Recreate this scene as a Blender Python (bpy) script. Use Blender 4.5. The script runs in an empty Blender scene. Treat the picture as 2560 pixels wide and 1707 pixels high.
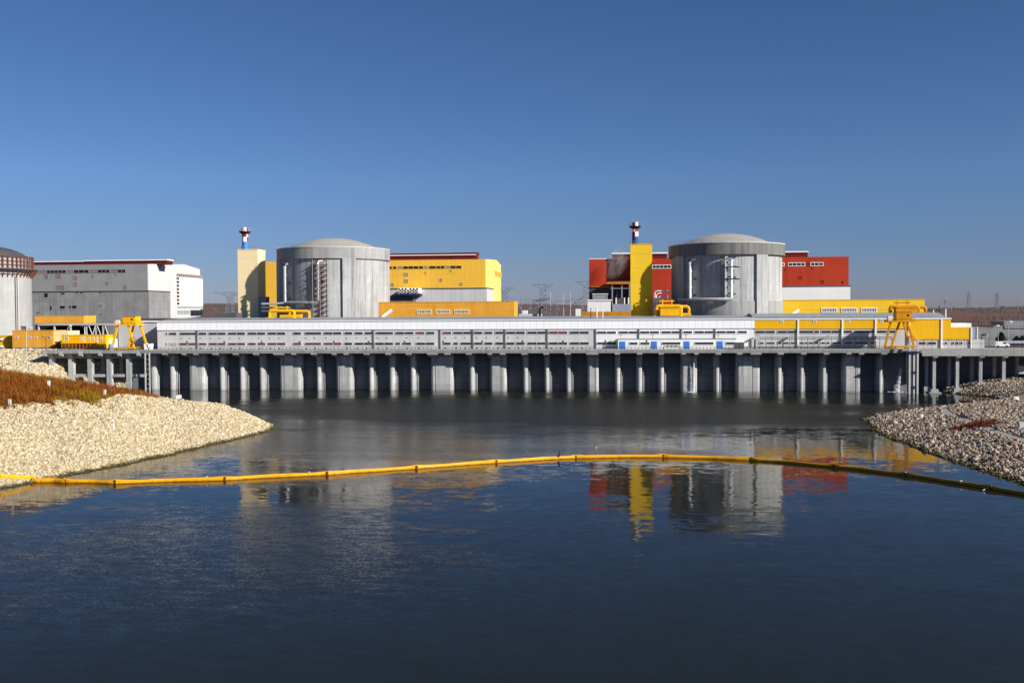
import bpy, math, random
import numpy as np
from mathutils import Vector, Matrix
random.seed(7); np.random.seed(7)
R = math.radians
sc = bpy.context.scene
col = sc.collection

# ------------------------------------------------------------------ camera
F = 2489.0                       # focal length in pixels of a 2560 px wide frame
H = 27.4                         # eye height above the water
CAM = Vector((0, -343, H))
YAW, PITCH, ROLL = R(6.2), R(-1.69), R(0.3)
fh = Vector((-math.sin(YAW), math.cos(YAW), 0)); rh = Vector((math.cos(YAW), math.sin(YAW), 0))
fw = (fh*math.cos(PITCH) + Vector((0, 0, math.sin(PITCH)))).normalized()
up0 = rh.cross(fw)
rt = rh*math.cos(ROLL) - up0*math.sin(ROLL)
up = up0*math.cos(ROLL) + rh*math.sin(ROLL)
cd = bpy.data.cameras.new('camera'); cam = bpy.data.objects.new('camera', cd); col.objects.link(cam)
cam.matrix_world = Matrix(((rt.x, up.x, -fw.x, CAM.x), (rt.y, up.y, -fw.y, CAM.y), (rt.z, up.z, -fw.z, CAM.z), (0, 0, 0, 1)))
cd.sensor_width = 36; cd.lens = F/2560*36; cd.clip_start = 0.5; cd.clip_end = 20000
sc.camera = cam

def ray(px, py):
    return fw + rt*((px-1280)/F) - up*((py-853.5)/F)
def V(px, py, Y):                # photo pixel -> point on the plane y = Y
    d = ray(px, py); return CAM + d*((Y-CAM.y)/d.y)
def VX(px, py, X):
    d = ray(px, py); return CAM + d*((X-CAM.x)/d.x)
def W(px, py, z=0.0):
    d = ray(px, py); return CAM + d*((z-CAM.z)/d.z)
def PX(px, Y, py=800): return V(px, py, Y).x
def PZ(px, py, Y): return V(px, py, Y).z
def G(xc, d): p = CAM + rh*xc + fh*d; return (p.x, p.y)   # camera-ground coordinates

# ------------------------------------------------------------------ light
SAZ, SEL = R(63), R(28)          # azimuth to the right of the -y axis, elevation
S = Vector((math.sin(SAZ)*math.cos(SEL), -math.cos(SAZ)*math.cos(SEL), math.sin(SEL)))
ld = bpy.data.lights.new('sun', 'SUN'); ld.energy = 5.0; ld.angle = R(0.5); ld.color = (1.0, 0.955, 0.88)
lo = bpy.data.objects.new('sun', ld); col.objects.link(lo)
lo.rotation_euler = (-S).to_track_quat('-Z', 'Y').to_euler(); lo.location = (0, 0, 200)
w = bpy.data.worlds.new('World'); sc.world = w; w.use_nodes = True
nt = w.node_tree; bg = nt.nodes['Background']
sky = nt.nodes.new('ShaderNodeTexSky'); sky.sky_type = 'NISHITA'; sky.sun_disc = False
sky.sun_elevation = SEL; sky.sun_rotation = math.pi - SAZ
sky.altitude = 300; sky.air_density = 0.75; sky.dust_density = 0.1; sky.ozone_density = 5.0
hs = nt.nodes.new('ShaderNodeHueSaturation'); hs.inputs['Saturation'].default_value = 1.10; hs.inputs['Value'].default_value = 1.07
nt.links.new(sky.outputs[0], hs.inputs['Color']); tn = nt.nodes.new('ShaderNodeMix'); tn.data_type = 'RGBA'; tn.blend_type = 'MULTIPLY'; tn.inputs[0].default_value = 1; tn.inputs[7].default_value = (1.08, 1.0, 1.05, 1)
nt.links.new(hs.outputs[0], tn.inputs[6]); tcw = nt.nodes.new('ShaderNodeTexCoord'); sx_ = nt.nodes.new('ShaderNodeSeparateXYZ'); nt.links.new(tcw.outputs['Generated'], sx_.inputs[0])
crw = nt.nodes.new('ShaderNodeValToRGB'); crw.color_ramp.elements[0].position = .0; crw.color_ramp.elements[0].color = (.60, .55, .66, 1); crw.color_ramp.elements[1].position = .13; crw.color_ramp.elements[1].color = (1, 1, 1, 1)
nt.links.new(sx_.outputs[2], crw.inputs[0])          # duller air low over the horizon
t2 = nt.nodes.new('ShaderNodeMix'); t2.data_type = 'RGBA'; t2.blend_type = 'MULTIPLY'; t2.inputs[0].default_value = 1
nt.links.new(tn.outputs[2], t2.inputs[6]); nt.links.new(crw.outputs[0], t2.inputs[7]); nt.links.new(t2.outputs[2], bg.inputs[0]); bg.inputs[1].default_value = 0.05
sc.view_settings.view_transform = 'Standard'; sc.view_settings.look = 'None'
sc.view_settings.exposure = 0.55; sc.view_settings.gamma = 1
sc.cycles.max_bounces = 6; sc.cycles.use_denoising = True

# ------------------------------------------------------------------ materials
def newmat(name):
    m = bpy.data.materials.new(name); m.use_nodes = True
    t = m.node_tree; return m, t, t.nodes['Principled BSDF']
def mix(t, a, b, f, mode='MIX'):
    n = t.nodes.new('ShaderNodeMix'); n.data_type = 'RGBA'; n.blend_type = mode
    for s, v in ((6, a), (7, b), (0, f)):
        if isinstance(v, (int, float)): n.inputs[s].default_value = v
        elif isinstance(v, tuple): n.inputs[s].default_value = (*v, 1)
        else: t.links.new(v, n.inputs[s])
    return n.outputs[2]
def mth(t, op, a, b=None, c=None):
    n = t.nodes.new('ShaderNodeMath'); n.operation = op
    for i, v in enumerate((a, b, c)):
        if v is None: continue
        if isinstance(v, (int, float)): n.inputs[i].default_value = v
        else: t.links.new(v, n.inputs[i])
    return n.outputs[0]
def noise(t, vec, scale, detail=4, rough=.6, out=0):
    n = t.nodes.new('ShaderNodeTexNoise'); n.inputs['Scale'].default_value = scale
    n.inputs['Detail'].default_value = detail; n.inputs['Roughness'].default_value = rough
    t.links.new(vec, n.inputs['Vector']); return n.outputs[out]
def ramp(t, f, lo, hi):
    n = t.nodes.new('ShaderNodeMapRange'); n.inputs[1].default_value = lo; n.inputs[2].default_value = hi
    t.links.new(f, n.inputs[0]); return n.outputs[0]
def pos(t): return t.nodes.new('ShaderNodeNewGeometry').outputs['Position']
def vmul(t, v, s):
    n = t.nodes.new('ShaderNodeVectorMath'); n.operation = 'MULTIPLY'; n.inputs[1].default_value = s
    t.links.new(v, n.inputs[0]); return n.outputs[0]
def xyz(t, v):
    n = t.nodes.new('ShaderNodeSeparateXYZ'); t.links.new(v, n.inputs[0]); return n.outputs
def sc3(c, k): return tuple(min(1, x*k) for x in c)

def M(name, c, rough=.75, var=.12, streak=0., dirt=None, sx=0, sz=0, lw=.08, ld=.6, metal=0, spec=.15, corr=0, blotch=.15, cell=None, cellv=.2, tide=False):
    """procedural paint / concrete: large blotches, fine grain, rain streaks, panel joints."""
    m, t, b = newmat(name); p = pos(t)
    f1 = ramp(t, noise(t, p, blotch, 5, .65), .3, .7)
    f2 = ramp(t, noise(t, p, 1.7, 4, .7), .3, .7)
    c1 = mix(t, sc3(c, 1-var), sc3(c, 1+var), f1)
    c1 = mix(t, c1, sc3(c, 1-var*1.3), mth(t, 'MULTIPLY', f2, .45))
    if streak:
        s = noise(t, vmul(t, p, (.55, .55, .022)), 1.0, 6, .75)
        c1 = mix(t, c1, dirt or sc3(c, .35), mth(t, 'MULTIPLY', ramp(t, s, .46, .68), streak))
    x = xyz(t, p)
    if cell:
        sn = t.nodes.new('ShaderNodeVectorMath'); sn.operation = 'SNAP'; sn.inputs[1].default_value = cell; t.links.new(p, sn.inputs[0])
        wn = t.nodes.new('ShaderNodeTexWhiteNoise'); t.links.new(sn.outputs[0], wn.inputs['Vector'])
        c1 = mix(t, c1, sc3(c, 1-cellv*2), mth(t, 'MULTIPLY', wn.outputs['Value'], cellv*2))
    if tide:
        wob = mth(t, 'ADD', x[2], mth(t, 'MULTIPLY', noise(t, vmul(t, p, (.5, .5, .2)), 1., 5, .7), 1.6))
        c1 = mix(t, c1, sc3(c, .30), mth(t, 'SUBTRACT', 1., ramp(t, wob, 1.0, 1.5)))
        c1 = mix(t, c1, sc3(c, .62), mth(t, 'MULTIPLY', mth(t, 'SUBTRACT', 1., ramp(t, wob, 2.6, 3.6)), .6))
    if sz:
        a = mth(t, 'LESS_THAN', mth(t, 'FRACT', mth(t, 'DIVIDE', x[2], sz)), lw/sz)
        c1 = mix(t, c1, sc3(c, ld), a)
    if sx:
        a = mth(t, 'LESS_THAN', mth(t, 'FRACT', mth(t, 'DIVIDE', mth(t, 'ADD', x[0], x[1]), sx)), lw/sx)
        c1 = mix(t, c1, sc3(c, ld), a)
    t.links.new(c1, b.inputs['Base Color'])
    b.inputs['Roughness'].default_value = rough; b.inputs['Metallic'].default_value = metal
    b.inputs['Specular IOR Level'].default_value = spec
    if corr:
        bp = t.nodes.new('ShaderNodeBump'); bp.inputs['Distance'].default_value = .05; bp.inputs['Strength'].default_value = .6
        wv = mth(t, 'SINE', mth(t, 'MULTIPLY', mth(t, 'ADD', x[0], x[1]), 6.28/corr))
        t.links.new(wv, bp.inputs['Height']); t.links.new(bp.outputs[0], b.inputs['Normal'])
    return m

MT = {}
MT['conc'] = M('reactor_concrete', (.44, .44, .435), .9, .22, .85, (.10, .10, .10), sz=3.2, lw=.12, ld=.7, blotch=.12, cell=(6.5, 50, 3.2), cellv=.16)
MT['conc_rim'] = M('rim_concrete', (.36, .36, .35), .9, .18, .8, (.13, .13, .13), blotch=.12, cell=(3.6, 50, 20), cellv=.16)
MT['conc_rim_dark'] = M('dark_rim_concrete', (.215, .21, .20), .9, .22, .85, (.06, .06, .06), blotch=.12, cell=(2.2, 50, 20), cellv=.2)
MT['conc_dome'] = M('dome_concrete', (.36, .34, .30), .9, .14, .2, blotch=.12)
MT['conc_pale'] = M('pale_concrete', (.50, .50, .49), .9, .08, .25, (.36, .36, .34), sz=3.0, lw=.1, ld=.8)
MT['conc_r3'] = M('shell_concrete', (.40, .40, .39), .9, .14, .5, (.22, .22, .21), sz=3.0, lw=.1, ld=.8, cell=(8, 50, 3.0), cellv=.1)
MT['conc_grey'] = M('grey_concrete', (.27, .27, .275), .9, .24, .5, (.11, .11, .11), sz=4.2, sx=9.3, lw=.12, ld=.7, blotch=.16, cell=(9.3, 50, 4.2), cellv=.14)
MT['quay'] = M('quay_concrete', (.50, .50, .495), .9, .18, .75, (.13, .13, .135), sz=2.6, lw=.1, ld=.65, cell=(2.9, 50, 2.6), cellv=.22, tide=True)
MT['deckc'] = M('deck_concrete', (.34, .34, .33), .9, .15, .5, (.12, .12, .12))
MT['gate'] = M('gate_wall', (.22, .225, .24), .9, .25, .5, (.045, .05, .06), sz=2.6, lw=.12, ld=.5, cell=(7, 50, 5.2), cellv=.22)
MT['fascia'] = M('white_cladding', (.86, .87, .88), .55, .04, .08, (.6, .6, .6), sx=2.4, lw=.13, ld=.72)
MT['greywall'] = M('grey_plaster', (.54, .54, .545), .85, .08, .5, (.34, .33, .32))
MT['whitewall'] = M('white_plaster', (.76, .76, .75), .8, .05, .15, (.5, .5, .5))
MT['oldwhite'] = M('weathered_white_plaster', (.52, .51, .50), .85, .1, .35, (.33, .32, .31))
MT['yellow'] = M('yellow_cladding', (.80, .43, .008), .6, .08, .3, (.56, .29, .01), sx=1.5, lw=.1, ld=.86)
MT['yellowT'] = M('yellow_tower_plaster', (.84, .53, .03), .8, .1, .3, (.62, .37, .02), sz=5.5, lw=.12, ld=.7)
MT['yellowH'] = M('yellow_hall_cladding', (.83, .48, .055), .65, .07, .2, (.6, .32, .03), sx=2.6, sz=6.4, lw=.13, ld=.8)
MT['yellowLit'] = M('sunlit_yellow_gable', (.87, .60, .17), .65, .05, .1, sx=7, sz=6.4, lw=.13, ld=.85)  # hall yellow made paler: sunlight on the gable is put into the colour
MT['orange'] = M('orange_panel', (.76, .36, .045), .75, .12, .35, (.5, .2, .02), sx=9, sz=6, lw=.13, ld=.75)
MT['beige'] = M('beige_panel', (.86, .70, .40), .75, .04, .05, sz=5.5, lw=.12, ld=.75)
MT['red'] = M('red_cladding', (.42, .042, .015), .65, .14, .35, (.25, .02, .01), sx=3.1, sz=11, lw=.13, ld=.75)
MT['darkred'] = M('dark_red_sheet', (.13, .012, .012), .6, .1)
MT['brown'] = M('brown_cladding', (.10, .075, .07), .8, .15, .2, sx=3)
MT['white'] = M('white_paint', (.8, .8, .79), .6, .05, .15, (.5, .5, .5))
MT['grayclad'] = M('grey_cladding', (.27, .27, .275), .55, .1, .22, (.26, .26, .26), sx=3.6, sz=5.2, lw=.13, ld=.86, cell=(3.6, 50, 5.2), cellv=.14)
MT['paleclad'] = M('pale_cladding', (.56, .56, .55), .6, .05, .15, (.5, .5, .5), sz=5.2, sx=7, lw=.13, ld=.8)
MT['roof'] = M('roof_sheet', (.30, .32, .35), .6, .2, .2, sx=3, lw=.15)
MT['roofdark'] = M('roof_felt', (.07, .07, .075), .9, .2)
MT['craneamber'] = M('amber_crane_paint', (.62, .27, .006), .5, .15, .35, (.2, .07, .01))
MT['roofcrane'] = M('crane_yellow', (.80, .43, .008), .45, .08, .2, (.35, .12, .01))
MT['cranerust'] = M('crane_ochre', (.55, .22, .01), .55, .2, .3, (.2, .06, .01))
MT['pane'] = M('dark_glass', (.018, .02, .026), .12, .4, spec=.5, blotch=.6)
MT['panered'] = M('oxide_panel', (.16, .022, .02), .7, .25, blotch=.5)
MT['panegrey'] = M('grey_panel', (.25, .25, .27), .6, .15)
MT['panerust'] = M('rust_panel', (.24, .16, .14), .7, .2)
MT['panelite'] = M('curtained_glass', (.30, .32, .34), .25, .4, blotch=1.3)
MT['blue'] = M('blue_paint', (.05, .20, .62), .5, .08)
MT['navy'] = M('navy_steel', (.02, .03, .10), .5, .2)
MT['steel'] = M('grey_steel', (.30, .31, .33), .45, .15, metal=.4)
MT['silver'] = M('pipe_lagging', (.62, .62, .62), .35, .12, metal=.55)
MT['rust'] = M('rusty_steel', (.19, .065, .04), .8, .35, blotch=.7)
MT['dark'] = M('dark_void', (.012, .012, .014), .9, .2)
MT['black'] = M('black_steel', (.02, .02, .022), .6, .2)
MT['redpaint'] = M('signal_red', (.36, .012, .015), .5, .08)
MT['skin'] = M('skin', (.45, .26, .18), .6, .05)
MT['boom'] = M('boom_fabric', (.72, .34, .006), .42, .12, .2, (.3, .1, .004), blotch=.5)
def boommat():
    m, t, b = newmat('grimy_shaded_boom_fabric'); p = pos(t); x = xyz(t, p)
    g = mth(t, 'ADD', ramp(t, x[0], 8, 75), mth(t, 'MULTIPLY', mth(t, 'SUBTRACT', noise(t, vmul(t, p, (.5, .5, 3)), 1., 5, .7), .5), .9))  # darkens to the right: shade on the boom's face mixed into the colour
    c = mix(t, (.74, .34, .006), (.10, .045, .012), mth(t, 'MULTIPLY', ramp(t, g, .1, 1.0), .85))
    wl = mth(t, 'ADD', x[2], mth(t, 'MULTIPLY', noise(t, p, 1.5, 4), .25))
    c = mix(t, c, (.12, .06, .012), mth(t, 'SUBTRACT', 1., ramp(t, wl, .12, .32)))
    c = mix(t, c, (.35, .15, .01), mth(t, 'MULTIPLY', ramp(t, noise(t, p, .9, 5, .7), .52, .7), .5))
    t.links.new(c, b.inputs['Base Color']); b.inputs['Roughness'].default_value = .5; b.inputs['Specular IOR Level'].default_value = .2
    return m
MT['boom'] = boommat()
MT['boomband'] = M('boom_band', (.13, .055, .012), .6, .3)
MT['lattice'] = M('galvanised_lattice', (.22, .25, .30), .6, .1, metal=.2)
MT['asphalt'] = M('yard_asphalt', (.09, .09, .09), .9, .2)
MT['path'] = M('gravel_path', (.36, .33, .29), .95, .12)
MT['bird'] = M('gull_plumage', (.8, .8, .8), .8, .05)
MT['tin'] = M('dull_tin', (.10, .105, .11), .7, .2)
MT['bluegrey'] = M('bluegrey_wall', (.28, .31, .38), .8, .15, .2)

def islandmat(name, cols, rough=.9, algae=False):
    m, t, b = newmat(name); g = t.nodes.new('ShaderNodeNewGeometry')
    cr = t.nodes.new('ShaderNodeValToRGB'); cr.color_ramp.interpolation = 'LINEAR'
    els = cr.color_ramp.elements
    while len(els) < len(cols): els.new(.5)
    for i, c in enumerate(cols): els[i].position = i/(len(cols)-1); els[i].color = (*c, 1)
    t.links.new(g.outputs['Random Per Island'], cr.inputs[0])
    c = cr.outputs[0]
    c = mix(t, c, (.5, .5, .5), mth(t, 'MULTIPLY', noise(t, g.outputs['Position'], 3., 4), .35), 'SOFT_LIGHT')
    if algae:
        z = xyz(t, g.outputs['Position'])[2]
        k = mth(t, 'ADD', z, mth(t, 'MULTIPLY', noise(t, g.outputs['Position'], .6, 4), .9))
        a = mth(t, 'SUBTRACT', 1., ramp(t, k, .62, 1.0))
        c = mix(t, c, (.06, .05, .012), a)
    t.links.new(c, b.inputs['Base Color']); b.inputs['Roughness'].default_value = rough
    b.inputs['Specular IOR Level'].default_value = .2
    return m
MT['stoneL'] = islandmat('pale_riprap', [(.25, .19, .11), (.48, .38, .215), (.56, .455, .28), (.42, .36, .26), (.62, .54, .39), (.33, .25, .145)], algae=True)
MT['stoneR'] = islandmat('mixed_riprap', [(.07, .065, .07), (.30, .23, .16), (.42, .34, .245), (.15, .13, .12), (.52, .45, .36), (.27, .15, .085), (.10, .09, .09)], algae=True)
MT['grass'] = islandmat('dry_grass', [(.15, .035, .006), (.22, .07, .008), (.24, .13, .012), (.13, .045, .015), (.20, .055, .02)])
def grassmat():
    m, t, b = newmat('patchy_dry_grass'); g = t.nodes.new('ShaderNodeNewGeometry'); p = g.outputs['Position']
    cr = t.nodes.new('ShaderNodeValToRGB'); els = cr.color_ramp.elements; els.new(.5)
    for e, (q, c) in zip(els, ((0, (.10, .025, .004)), (.5, (.20, .06, .008)), (1, (.26, .10, .02)))): e.position = q; e.color = (*c, 1)
    t.links.new(g.outputs['Random Per Island'], cr.inputs[0])
    c = mix(t, cr.outputs[0], (.23, .155, .012), mth(t, 'MULTIPLY', ramp(t, noise(t, vmul(t, p, (.05, .11, .1)), 1., 4, .6), .5, .62), .85))
    t.links.new(c, b.inputs['Base Color']); b.inputs['Roughness'].default_value = .9; b.inputs['Specular IOR Level'].default_value = .1
    return m
MT['hillgrass'] = grassmat()
MT['rustgrass'] = islandmat('rust_weeds', [(.10, .02, .008), (.16, .035, .012), (.14, .05, .02)])
MT['scrub'] = islandmat('bare_scrub', [(.09, .075, .07), (.14, .11, .10), (.12, .11, .105), (.17, .10, .07)])
MT['shrub'] = islandmat('dark_conifer', [(.012, .018, .012), (.02, .028, .016), (.03, .03, .02)])

def bankmat(name, a, b2, algae=True):
    m, t, b = newmat(name); p = pos(t)
    c = mix(t, a, b2, ramp(t, noise(t, p, 1.3, 6, .75), .35, .65))
    if algae:
        z = xyz(t, p)[2]
        k = mth(t, 'ADD', z, mth(t, 'MULTIPLY', noise(t, p, .6, 4), .9))
        c = mix(t, c, (.05, .045, .012), mth(t, 'SUBTRACT', 1., ramp(t, k, .6, .95)))
    t.links.new(c, b.inputs['Base Color']); b.inputs['Roughness'].default_value = .95
    return m
MT['bankL'] = bankmat('bank_rubble', (.28, .22, .13), (.42, .34, .21))
MT['bankR'] = bankmat('bank_rubble_dark', (.03, .028, .028), (.09, .075, .065))
MT['turf'] = bankmat('dry_turf', (.14, .04, .008), (.20, .11, .01), False)

def groundmat():
    m, t, b = newmat('steppe_ground'); p = pos(t)
    n1 = noise(t, vmul(t, p, (.006, .012, .02)), 1., 6, .65)
    n2 = noise(t, p, .05, 5, .7)
    c = mix(t, (.17, .06, .03), (.12, .09, .08), ramp(t, n1, .36, .52))
    c = mix(t, c, (.09, .075, .07), mth(t, 'MULTIPLY', ramp(t, n2, .48, .62), .7))
    y = xyz(t, p)[1]
    c = mix(t, (.09, .09, .09), c, ramp(t, y, 190, 215))
    t.links.new(c, b.inputs['Base Color']); b.inputs['Roughness'].default_value = .95
    b.inputs['Specular IOR Level'].default_value = .1
    return m
MT['ground'] = groundmat()

wq = [W(900, 1090), W(560, 1370), W(1420, 1022)]
WB = [(wq[0].x, wq[0].y, 75, 62), (wq[1].x, wq[1].y, 38, 36), (wq[2].x, wq[2].y, 120, 62)]
def watermat():
    m, t, b = newmat('canal_water'); p = pos(t)
    b.inputs['Base Color'].default_value = (.013, .014, .010, 1)
    b.inputs['Specular Tint'].default_value = (.95, .77, .52, 1)
    b.inputs['Roughness'].default_value = .035; b.inputs['IOR'].default_value = 1.23
    # slope noise straight into the shading normal; wind patches change its strength
    q = vmul(t, p, (.5, 1.0, 1.0))
    n1 = noise(t, q, .9, 3, .55, 1); n2 = noise(t, vmul(t, p, (.5, 1, 1)), .16, 3, .5, 1); n3 = noise(t, q, 8., 3, .6, 1)
    x = xyz(t, p)
    def blob(cx, cy, rx, ry):
        a = mth(t, 'DIVIDE', mth(t, 'SUBTRACT', x[0], cx), rx); c = mth(t, 'DIVIDE', mth(t, 'SUBTRACT', x[1], cy), ry)
        return mth(t, 'SUBTRACT', 1., mth(t, 'SQRT', mth(t, 'ADD', mth(t, 'MULTIPLY', a, a), mth(t, 'MULTIPLY', c, c))))
    wind = mth(t, 'MAXIMUM', mth(t, 'MULTIPLY', blob(*WB[2]), 2.2), mth(t, 'MAXIMUM', blob(*WB[0]), blob(*WB[1])))
    wind_ = mth(t, 'MAXIMUM', blob(*WB[0]), mth(t, 'MAXIMUM', blob(*WB[1]), blob(*WB[2])))
    nz = noise(t, vmul(t, p, (.012, .045, 1)), 1., 6, .65)
    patch = ramp(t, mth(t, 'ADD', wind, mth(t, 'MULTIPLY', mth(t, 'SUBTRACT', nz, .5), 3.2)), -.15, .75)
    dn = t.nodes.new('ShaderNodeTexNoise'); dn.inputs['Scale'].default_value = 1; dn.inputs['Detail'].default_value = 3; dn.inputs['Distortion'].default_value = 1.6
    t.links.new(vmul(t, p, (.030, .055, 1)), dn.inputs['Vector'])
    far = mth(t, 'MULTIPLY', ramp(t, mth(t, 'ADD', blob(*WB[2]), mth(t, 'MULTIPLY', mth(t, 'SUBTRACT', nz, .5), 1.4)), -.02, .4), 1.6)
    t.links.new(mth(t, 'ADD', .035, mth(t, 'ADD', mth(t, 'MULTIPLY', far, .16), mth(t, 'MULTIPLY', patch, .13))), b.inputs['Roughness'])
    swirl = mth(t, 'SUBTRACT', 1., ramp(t, mth(t, 'ABSOLUTE', mth(t, 'SUBTRACT', dn.outputs[0], .52)), 0., .035))
    swirl = mth(t, 'MULTIPLY', mth(t, 'MULTIPLY', swirl, .55), mth(t, 'SUBTRACT', 1., ramp(t, x[1], -235, -200)))
    amp = mth(t, 'ADD', .06, mth(t, 'MULTIPLY', patch, .07))
    def sub(v, k):
        n = t.nodes.new('ShaderNodeVectorMath'); n.operation = 'SUBTRACT'; n.inputs[1].default_value = (.5, .5, .5)
        t.links.new(v, n.inputs[0]); s = t.nodes.new('ShaderNodeVectorMath'); s.operation = 'SCALE'
        t.links.new(n.outputs[0], s.inputs[0])
        if isinstance(k, (int, float)): s.inputs[3].default_value = k
        else: t.links.new(k, s.inputs[3])
        return s.outputs[0]
    def add(a, c):
        n = t.nodes.new('ShaderNodeVectorMath'); t.links.new(a, n.inputs[0]); t.links.new(c, n.inputs[1]); return n.outputs[0]
    v = add(add(sub(n1, amp), sub(n2, .03)), sub(n3, mth(t, 'ADD', .035, mth(t, 'MAXIMUM', far, mth(t, 'MULTIPLY', mth(t, 'MAXIMUM', patch, swirl), .34)))))
    v = vmul(t, v, (.95, 1., 0))
    g = t.nodes.new('ShaderNodeVectorMath'); g.inputs[1].default_value = (0, 0, 1); t.links.new(v, g.inputs[0])
    nn = t.nodes.new('ShaderNodeVectorMath'); nn.operation = 'NORMALIZE'; t.links.new(g.outputs[0], nn.inputs[0])
    t.links.new(nn.outputs[0], b.inputs['Normal'])
    return m
MT['water'] = watermat()

# ------------------------------------------------------------------ mesh helpers
class MB:
    def __init__(s): s.v = []; s.f = []; s.m = []; s.ms = []
    def mi(s, k):
        if k not in s.ms: s.ms.append(k)
        return s.ms.index(k)
    def add(s, vs, fs, k):
        o = len(s.v); s.v += [tuple(x) for x in vs]; i = s.mi(k)
        for f in fs: s.f.append([a+o for a in f]); s.m.append(i)
        return s
    def box(s, x0, x1, y0, y1, z0, z1, k):
        vs = [(x0, y0, z0), (x1, y0, z0), (x1, y1, z0), (x0, y1, z0), (x0, y0, z1), (x1, y0, z1), (x1, y1, z1), (x0, y1, z1)]
        return s.add(vs, [(0, 3, 2, 1), (4, 5, 6, 7), (0, 1, 5, 4), (1, 2, 6, 5), (2, 3, 7, 6), (3, 0, 4, 7)], k)
    def prismx(s, prof, x0, x1, k):          # (y,z) profile swept along x
        n = len(prof)
        vs = [(x0, y, z) for y, z in prof]+[(x1, y, z) for y, z in prof]
        fs = [tuple(range(n))[::-1], tuple(range(n, 2*n))]+[(i, (i+1) % n, n+(i+1) % n, n+i) for i in range(n)]
        return s.add(vs, fs, k)
    def prismy(s, prof, y0, y1, k):          # (x,z) profile swept along y
        n = len(prof)
        vs = [(x, y0, z) for x, z in prof]+[(x, y1, z) for x, z in prof]
        fs = [tuple(range(n)), tuple(range(n, 2*n))[::-1]]+[((i+1) % n, i, n+i, n+(i+1) % n) for i in range(n)]
        return s.add(vs, fs, k)
    def prismz(s, prof, z0, z1, k):
        n = len(prof)
        vs = [(x, y, z0) for x, y in prof]+[(x, y, z1) for x, y in prof]
        fs = [tuple(range(n))[::-1], tuple(range(n, 2*n))]+[(i, (i+1) % n, n+(i+1) % n, n+i) for i in range(n)]
        return s.add(vs, fs, k)
    def cyl(s, cx, cy, r, z0, z1, k, n=24, r1=None):
        r1 = r if r1 is None else r1
        vs = [(cx+r*math.cos(6.28318*i/n), cy+r*math.sin(6.28318*i/n), z0) for i in range(n)]
        vs += [(cx+r1*math.cos(6.28318*i/n), cy+r1*math.sin(6.28318*i/n), z1) for i in range(n)]
        fs = [tuple(range(n))[::-1], tuple(range(n, 2*n))]+[(i, (i+1) % n, n+(i+1) % n, n+i) for i in range(n)]
        return s.add(vs, fs, k)
    def tube(s, pts, r, k, n=8, closed=False):
        pts = [Vector(p) for p in pts]; L = len(pts)
        rs = r if isinstance(r, (list, tuple)) else [r]*L
        vs = []
        for i, p in enumerate(pts):
            a = pts[i-1] if (i > 0 or closed) else p; b = pts[(i+1) % L] if (i < L-1 or closed) else p
            d = (b-a).normalized(); u = d.cross(Vector((0, 0, 1)))
            if u.length < .05: u = Vector((1, 0, 0))
            u.normalize(); q = u.cross(d)
            for j in range(n):
                an = 6.28318*j/n; vs.append(p+(u*math.cos(an)+q*math.sin(an))*rs[i])
        fs = []
        for i in range(L if closed else L-1):
            i2 = (i+1) % L
            for j in range(n):
                fs.append((i*n+j, i*n+(j+1) % n, i2*n+(j+1) % n, i2*n+j))
        if not closed: fs += [tuple(range(n))[::-1], tuple(range((L-1)*n, L*n))]
        return s.add(vs, fs, k)
    def bar(s, a, b, r, k): return s.tube([a, b], r, k, 4)
    def beam(s, a, b, wx, wy, k):            # box-section member between two points
        a = Vector(a); b = Vector(b)
        d = (b-a).normalized(); u = Vector((1, 0, 0)) if abs(d.x) < .9 else Vector((0, 1, 0))
        u = (u-d*u.dot(d)).normalized(); q = d.cross(u)
        vs = [p+u*(sx*wx/2)+q*(sy*wy/2) for p in (a, b) for sx, sy in ((-1, -1), (1, -1), (1, 1), (-1, 1))]
        return s.add(vs, [(0, 3, 2, 1), (4, 5, 6, 7), (0, 1, 5, 4), (1, 2, 6, 5), (2, 3, 7, 6), (3, 0, 4, 7)], k)
    def ball(s, c, rx, ry, rz, k, n=10, m=6):
        vs = []; fs = []
        for i in range(m+1):
            th = math.pi*i/m
            for j in range(n):
                a = 6.28318*j/n
                vs.append((c[0]+rx*math.sin(th)*math.cos(a), c[1]+ry*math.sin(th)*math.sin(a), c[2]+rz*math.cos(th)))
        for i in range(m):
            for j in range(n): fs.append((i*n+j, (i+1)*n+j, (i+1)*n+(j+1) % n, i*n+(j+1) % n))
        return s.add(vs, fs, k)
    def build(s, name, parent=None, loc=None, smooth=False):
        o = Vector(loc) if loc is not None else (base_of(parent) if parent else Vector((0, 0, 0)))
        me = bpy.data.meshes.new(name)
        me.from_pydata([(v[0]-o.x, v[1]-o.y, v[2]-o.z) for v in s.v], [], s.f)
        for k in s.ms: me.materials.append(MT[k])
        me.polygons.foreach_set('material_index', s.m)
        if smooth: me.polygons.foreach_set('use_smooth', [True]*len(s.f))
        me.update()
        ob = bpy.data.objects.new(name, me); col.objects.link(ob)
        if parent: ob.parent = parent
        else: ob.location = o
        return ob
def base_of(o):
    v = Vector((0, 0, 0))
    while o: v = v+o.location; o = o.parent
    return v
def tag(o, label, cat, group=None):
    o['label'] = label; o['category'] = cat
    if group: o['group'] = group
    return o
def thing(name, label, cat, loc, group=None):
    o = bpy.data.objects.new(name, None); col.objects.link(o); o.location = loc
    return tag(o, label, cat, group)
def kids(o): return [c for c in bpy.data.objects if c.parent == o]
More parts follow.
